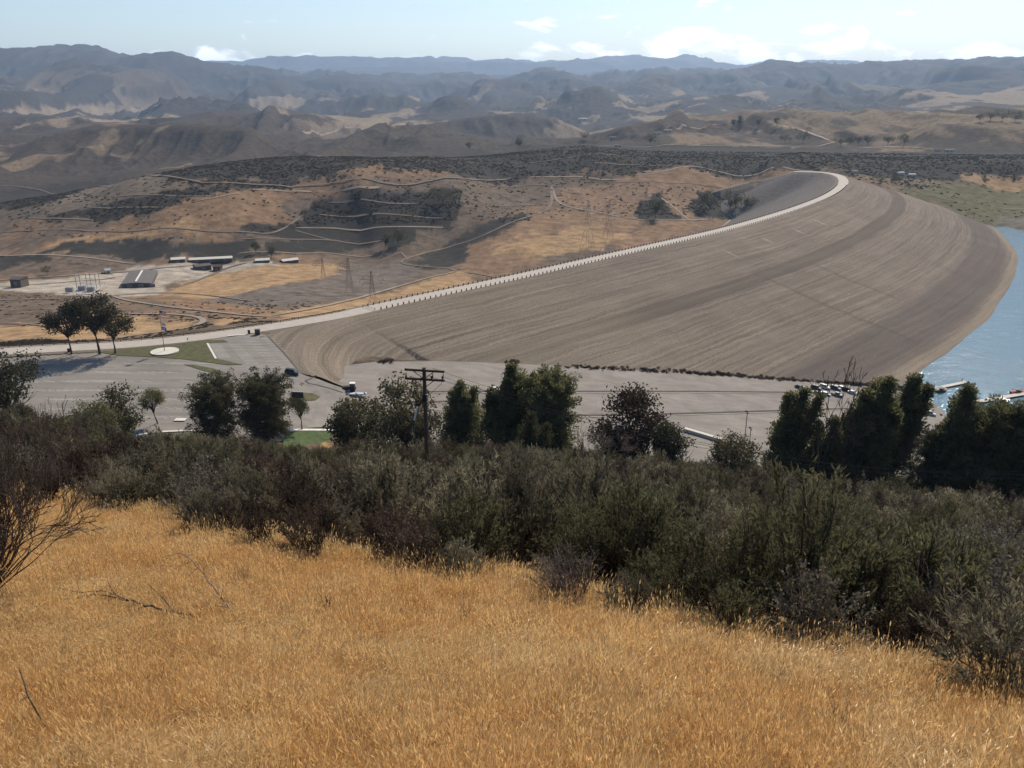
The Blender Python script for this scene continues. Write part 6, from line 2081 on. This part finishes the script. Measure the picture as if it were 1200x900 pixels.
def tuft(seed, nb, h, spread, bend, wd, m, heads=0.0, lay=0.0):
    g = np.random.default_rng(seed)
    V, F, b = [], [], 0
    for k in range(nb):
        a = g.uniform(0, 2 * math.pi); rr = spread * math.sqrt(g.random())
        p0 = np.array([rr * math.cos(a), rr * math.sin(a), -.04]); L = h * g.uniform(.55, 1.15)
        out = np.array([math.cos(a), math.sin(a), 0]) * bend * g.uniform(.2, 1.3) + np.array([.35, -.12, 0]) * (bend * .6 + lay)
        t = np.array([0, .4, .75, 1.0])[:, None]
        c = p0 + np.array([0, 0, 1]) * L * (t - lay * .62 * t ** 2) + out * L * t ** 1.8 + np.r_[[[0, 0, 0]], g.normal(size=(3, 3)) * .012]
        s = np.cross(out + g.normal(size=3) * .2, [0, 0, 1]); s /= np.linalg.norm(s) + 1e-9
        w = wd * g.uniform(.7, 1.3) * np.array([1, .9, .6, .12])[:, None]
        V.append(np.stack([c - s * w, c + s * w], 1).reshape(-1, 3))
        for q in range(3): F.append((b + 2 * q, b + 2 * q + 1, b + 2 * q + 3, b + 2 * q + 2))
        b += 8
        if g.random() < heads:
            d = c[3] - c[2]; d /= np.linalg.norm(d); e = c[3]
            V.append(np.array([e - d * .02, e + d * .04 + s * .011, e + d * .10, e + d * .04 - s * .011])); F.append((b, b + 1, b + 2, b + 3)); b += 4
    return np_mesh('grass_tuft', np.concatenate(V), np.array(F), [m])


TUFTS = [tuft(500 + k, 34, .36, .18, .42, .0046, G_GOLD, .25, .25 * k / 3) for k in range(4)] + [tuft(510 + k, 30, .32, .18, .40, .005, G_RUST, .1) for k in range(2)] + \
        [tuft(520 + k, 28, .40, .17, .50, .0046, G_PALE, .5) for k in range(2)] + [tuft(530 + k, 30, .62, .20, .55, .006, G_PALE, .1, .85) for k in range(2)] + [tuft(540, 20, .62, .15, .28, .006, G_PALE, .7), tuft(541, 16, .75, .2, .3, .005, G_GOLD, .8)]
x, y, z, px, py, r = slope_px(230000, 4.5, 44, .80, 21)
ed = np.interp(px, EDGE[:, 0], EDGE[:, 1])
m = (px > -80) & (px < 1280) & (py > ed + 3) & (py < 965)
x, y, z, px, py, r, ed = (v[m] for v in (x, y, z, px, py, r, ed))
g = np.random.default_rng(22)
# close by the tufts need to stand dense; the far edge is seen at a low angle
kpp = g.random(len(x)) < np.clip(1.15 - r / 60, .55, 1.0)
x, y, z, px, py, r, ed = (v[kpp] for v in (x, y, z, px, py, r, ed))
n = len(x)
print('grass tufts', n)
q1 = fbm(x / 2.6, y / 2.6, 4, 140); q2 = fbm(x / 1.7 + 9, y / 1.7, 4, 143); q3 = fbm(x / 5 + 4, y / 5, 3, 146)
idx = g.integers(0, 4, n)
idx = np.where((q1 > .58) & (g.random(n) < .7), 4 + g.integers(0, 2, n), idx)
idx = np.where((q2 > .64) & (g.random(n) < .35), 6 + g.integers(0, 2, n), idx)
idx = np.where((q3 > .62) & (q2 > .50) & (g.random(n) < .5), 8 + g.integers(0, 2, n), idx)
_pl = ((px < 330) & (py > 690) & (py < 790)) | ((px > 1000) & (py > 830)) | ((px > 760) & (px < 1100) & (py > ed) & (py < ed + 55))
idx = np.where(_pl & (q1 < .52) & (g.random(n) < .35), 8 + g.integers(0, 2, n), idx)
edge_ = (py < ed + 14) & (g.random(n) < .7 * sstep(.42, .6, fbm(x / 1.6, y / 1.6, 3, 152)))
idx = np.where(edge_, 10, idx); idx = np.where((~edge_) & (g.random(n) < .03), 11, idx)
s_ = g.uniform(.75, 1.25, n) * (0.82 + .4 * fbm(x / 1.3, y / 1.3, 3, 149))
til = np.stack([g.normal(size=n) * .14, g.normal(size=n) * .14], -1)
scatter('dry_grass', TUFTS, np.c_[x, y, z], g.normal(size=n) * .9, np.stack([s_, s_, s_ * g.uniform(.8, 1.15, n)], -1), idx, til)


def over(px_, py_, lift):
    """point of a sight line at a height over the slope"""
    return hit(px_, py_, 4.5, 80, f=lambda a, b: ground_z(a, b) + lift)


def limb(pl, rad, taper=.35, jit=.015, seed=0):
    g = np.random.default_rng(seed)
    p = densify(np.array([over(a, b, h) for a, b, h in pl]), .22)
    p[1:-1] += g.normal(size=(len(p) - 2, 3)) * jit
    return p, np.linspace(rad, rad * taper, len(p))


def wood(name, limbs, m, label, cat):
    V, F = tubes_np(limbs, 5)
    c = limbs[0][0][0]
    o = link(name, np_mesh(name, V - c, F, [m], smooth=True), None, c)
    return tag(o, label, cat)


def twigs(limb_, cnt, L, seed, rad=.008, upw=.3):
    g = np.random.default_rng(seed); p, r_ = limb_; o = []
    for k in range(cnt):
        i = g.integers(1, len(p)); d = p[i] - p[i - 1]; d /= np.linalg.norm(d) + 1e-9
        nd = d * .7 + g.normal(size=3) * .5 + [0, 0, upw]; nd /= np.linalg.norm(nd)
        ll = L * g.uniform(.4, 1.2); t = np.linspace(0, 1, 5)[:, None]
        q_ = p[i] + nd * ll * t + g.normal(size=(5, 3)) * .02 * t
        o.append((q_, np.linspace(rad, rad * .35, 5)))
        if ll > .4:
            e = q_[2]; n2 = nd + g.normal(size=3) * .6; n2 /= np.linalg.norm(n2)
            o.append((e + n2 * ll * .5 * t, np.linspace(rad * .6, rad * .25, 5)))
    return o


a1 = limb([(258, 730, .1), (235, 724, .28), (210, 719, .40), (185, 713, .45), (160, 706, .45), (138, 700, .45), (112, 697, .40), (85, 697, .3), (62, 699, .25)], .038, .25, .02, 1)
wood('fallen_branch', [a1, limb([(205, 718, .40), (192, 702, .6), (172, 683, .75)], .016, .4, .01, 2), limb([(140, 700, .45), (131, 692, .6), (126, 680, .75)], .014, .4, .01, 3), limb([(160, 706, .45), (120, 692, .5), (95, 694, .5), (70, 690, .45)], .016, .3, .01, 4), limb([(112, 697, .4), (80, 702, .35), (50, 700, .35)], .013, .3, .01, 5)] + twigs(a1, 16, .5, 6),
     M_TWIGD, 'long dark fallen branch lying in the grass with side twigs', 'branch')
a2 = limb([(286, 738, .05), (268, 712, .45), (252, 690, .8), (236, 668, 1.05), (222, 654, 1.2), (211, 648, 1.25)], .022, .3, .012, 7)
wood('dead_branch', [a2, limb([(300, 740, .05), (274, 708, .45), (258, 702, .6), (240, 690, .7), (225, 694, .7)], .012, .4, .01, 8), limb([(268, 712, .45), (240, 706, .55), (214, 694, .6)], .012, .4, .01, 9)] + twigs(a2, 9, .45, 10), M_TWIG, 'arching grey dead stem leaning over the fallen branch', 'branch')
a3 = limb([(66, 872, .05), (58, 858, .2), (44, 836, .5), (33, 816, .8), (28, 800, .95), (23, 785, 1.1)], .020, .55, .008, 11)
wood('dead_stick', [a3, limb([(33, 816, .8), (27, 819, .8), (22, 823, .8)], .010, .5, .004, 12)], M_TWIGD, 'bent dark stick standing in the grass at the lower corner', 'stick')
a4 = limb([(97, 905, .05), (92, 888, .25), (85, 866, .5)], .018, .6, .006, 13)
wood('dead_stick', [a4], M_TWIGD, 'short dark stick stump beside the bent one', 'stick')
a5 = limb([(96, 590, .25), (120, 591, .42), (140, 597, .42), (163, 612, .12)], .11, .5, .02, 14)
wood('fallen_log', [a5] + [limb([(118, 590, .45), (132, 598, .4), (150, 612, .1)], .05, .5, .02, 15)], M_TWIG, 'weathered grey log lying at the upper grass edge', 'log')


def weed(name, label, px_, py_, H, W, m, seed, dens=14, depth=3, rad=.012, cat='plant', spread=.45, leaf=None):
    g = np.random.default_rng(seed); b = over(px_, py_, 0.0)
    lines, tips = [], []
    for k in range(dens):
        a = g.uniform(0, 2 * math.pi); t = g.uniform(.1, .95) * W / H
        branchy(g, (0, 0, -.05), (math.cos(a) * t, math.sin(a) * t, 1), H * g.uniform(.45, .68), rad, depth, spread, (1, 3), .55, .06, 4, .09, lines, tips)
    V, F = tubes_np(lines, 3)
    o = link(name, np_mesh(name, V, F, [m]), None, b)
    return tag(o, label, cat)


WEEDS = [(384, 722, .75, .4, M_TWIGD, 'reddish brown upright twig tuft in the middle of the grass', 14), (470, 690, .8, .6, M_TWIG, 'pale grey wispy dead weed in the grass under the silver shrubs', 12), (545, 735, .7, .5, M_TWIG, 'thin grey dead weed in the open golden grass', 9),
         (282, 690, .8, .9, M_TWIG, 'wide pale grey dead bush behind the arching stem', 26), (365, 655, .9, .9, M_TWIG, 'pale grey twiggy bush at the grass edge under the brush', 24), (975, 862, .8, .55, M_TWIG, 'brown grey twig tuft low in the near grass', 12),
         (1085, 838, .7, .7, M_TWIG, 'low grey wispy dead weed on the bright grass', 10), (640, 712, .6, .4, M_TWIG, 'small pale dead weed by the brush edge', 8), (905, 815, .8, .3, M_TWIGD, 'thin single dark weed stalk cluster', 4),
         (185, 815, .7, .2, M_TWIGD, 'slim dark seed stalk under the fallen branch', 3), (205, 825, .6, .25, M_TWIGD, 'slim dark seed stalk next to its twin', 3), (345, 760, .7, .3, M_TWIGD, 'dark seed stalk below the arching stem', 3),
         (560, 880, .6, .3, M_TWIGD, 'small dark weed at the bottom of the grass', 4), (420, 880, .6, .3, M_TWIG, 'thin grey weed at the bottom of the grass', 4), (700, 780, .5, .3, M_TWIG, 'little grey weed in the bare golden middle', 5), (800, 745, .9, .8, M_TWIGP, 'pale straw coloured dead bush at the brush edge', 18),
         (950, 765, .9, .8, M_TWIGP, 'pale straw bush against the dark brush', 18), (1070, 790, .8, .6, M_TWIGP, 'small pale straw bush along the brush edge', 12), (300, 640, .8, .6, M_TWIGP, 'pale straw bush under the tall dark brush', 12)]
for k, (a, b, h, w, m_, lb, dn) in enumerate(WEEDS):
    weed('dead_weed', lb, a, b, h, w, m_, 600 + k, dn)

# the big bare bush at the picture's edge
g = np.random.default_rng(77)
b = over(-28, 700, 0.0)
lines, tips = [], []
for k in range(26):
    a = g.uniform(-.9, 1.1); t = g.uniform(.15, 1.5)
    branchy(g, (0, 0, -.1), (math.cos(a) * t, math.sin(a) * t * .6, 1), 1.05 * g.uniform(.8, 1.2), .034, 5, .38, (2, 3), .66, .05, 4, .10, lines, tips)
zz = max(l[0][:, 2].max() for l in lines); xx = max(l[0][:, 0].max() for l in lines)
D_ = np.linalg.norm(b - [0, 0, CAM_H])
lines = [(p * [150 / FOC * D_ / xx, 1.3, 195 / FOC * D_ / .92 / zz], np.maximum(r_, .0065)) for p, r_ in lines]
V, F = tubes_np(lines, 4)
bb = empty('bare_bush', b, 0, 'big dark leafless bush reaching in from the picture edge over the grass', 'bush')
link('branches', np_mesh('branches', V, F, [mat('brown_twig', (0.095, 0.072, 0.056), .9, .25, 5)]), bb)
# ------------------------------------------------------------------ air
mb = MB()
hz0 = float(GZ.min()) - 1.5
hz1 = float(max(GZ.max(), CAM_H)) + 15
mb.box((0, 0, (hz0 + hz1) / 2), (112000, 112000, hz1 - hz0))
hm = bpy.data.materials.new('haze')
hm.use_nodes = True
hm.node_tree.nodes.clear()
o_ = hm.node_tree.nodes.new('ShaderNodeOutputMaterial')
pv = hm.node_tree.nodes.new('ShaderNodeVolumePrincipled')
pv.inputs['Color'].default_value = (0.52, 0.71, 1.0, 1)
pv.inputs['Density'].default_value = 4.4e-5
pv.inputs['Anisotropy'].default_value = 0.25
hm.node_tree.links.new(pv.outputs[0], o_.inputs['Volume'])
tag(mb.build('haze', hm), kind='stuff')
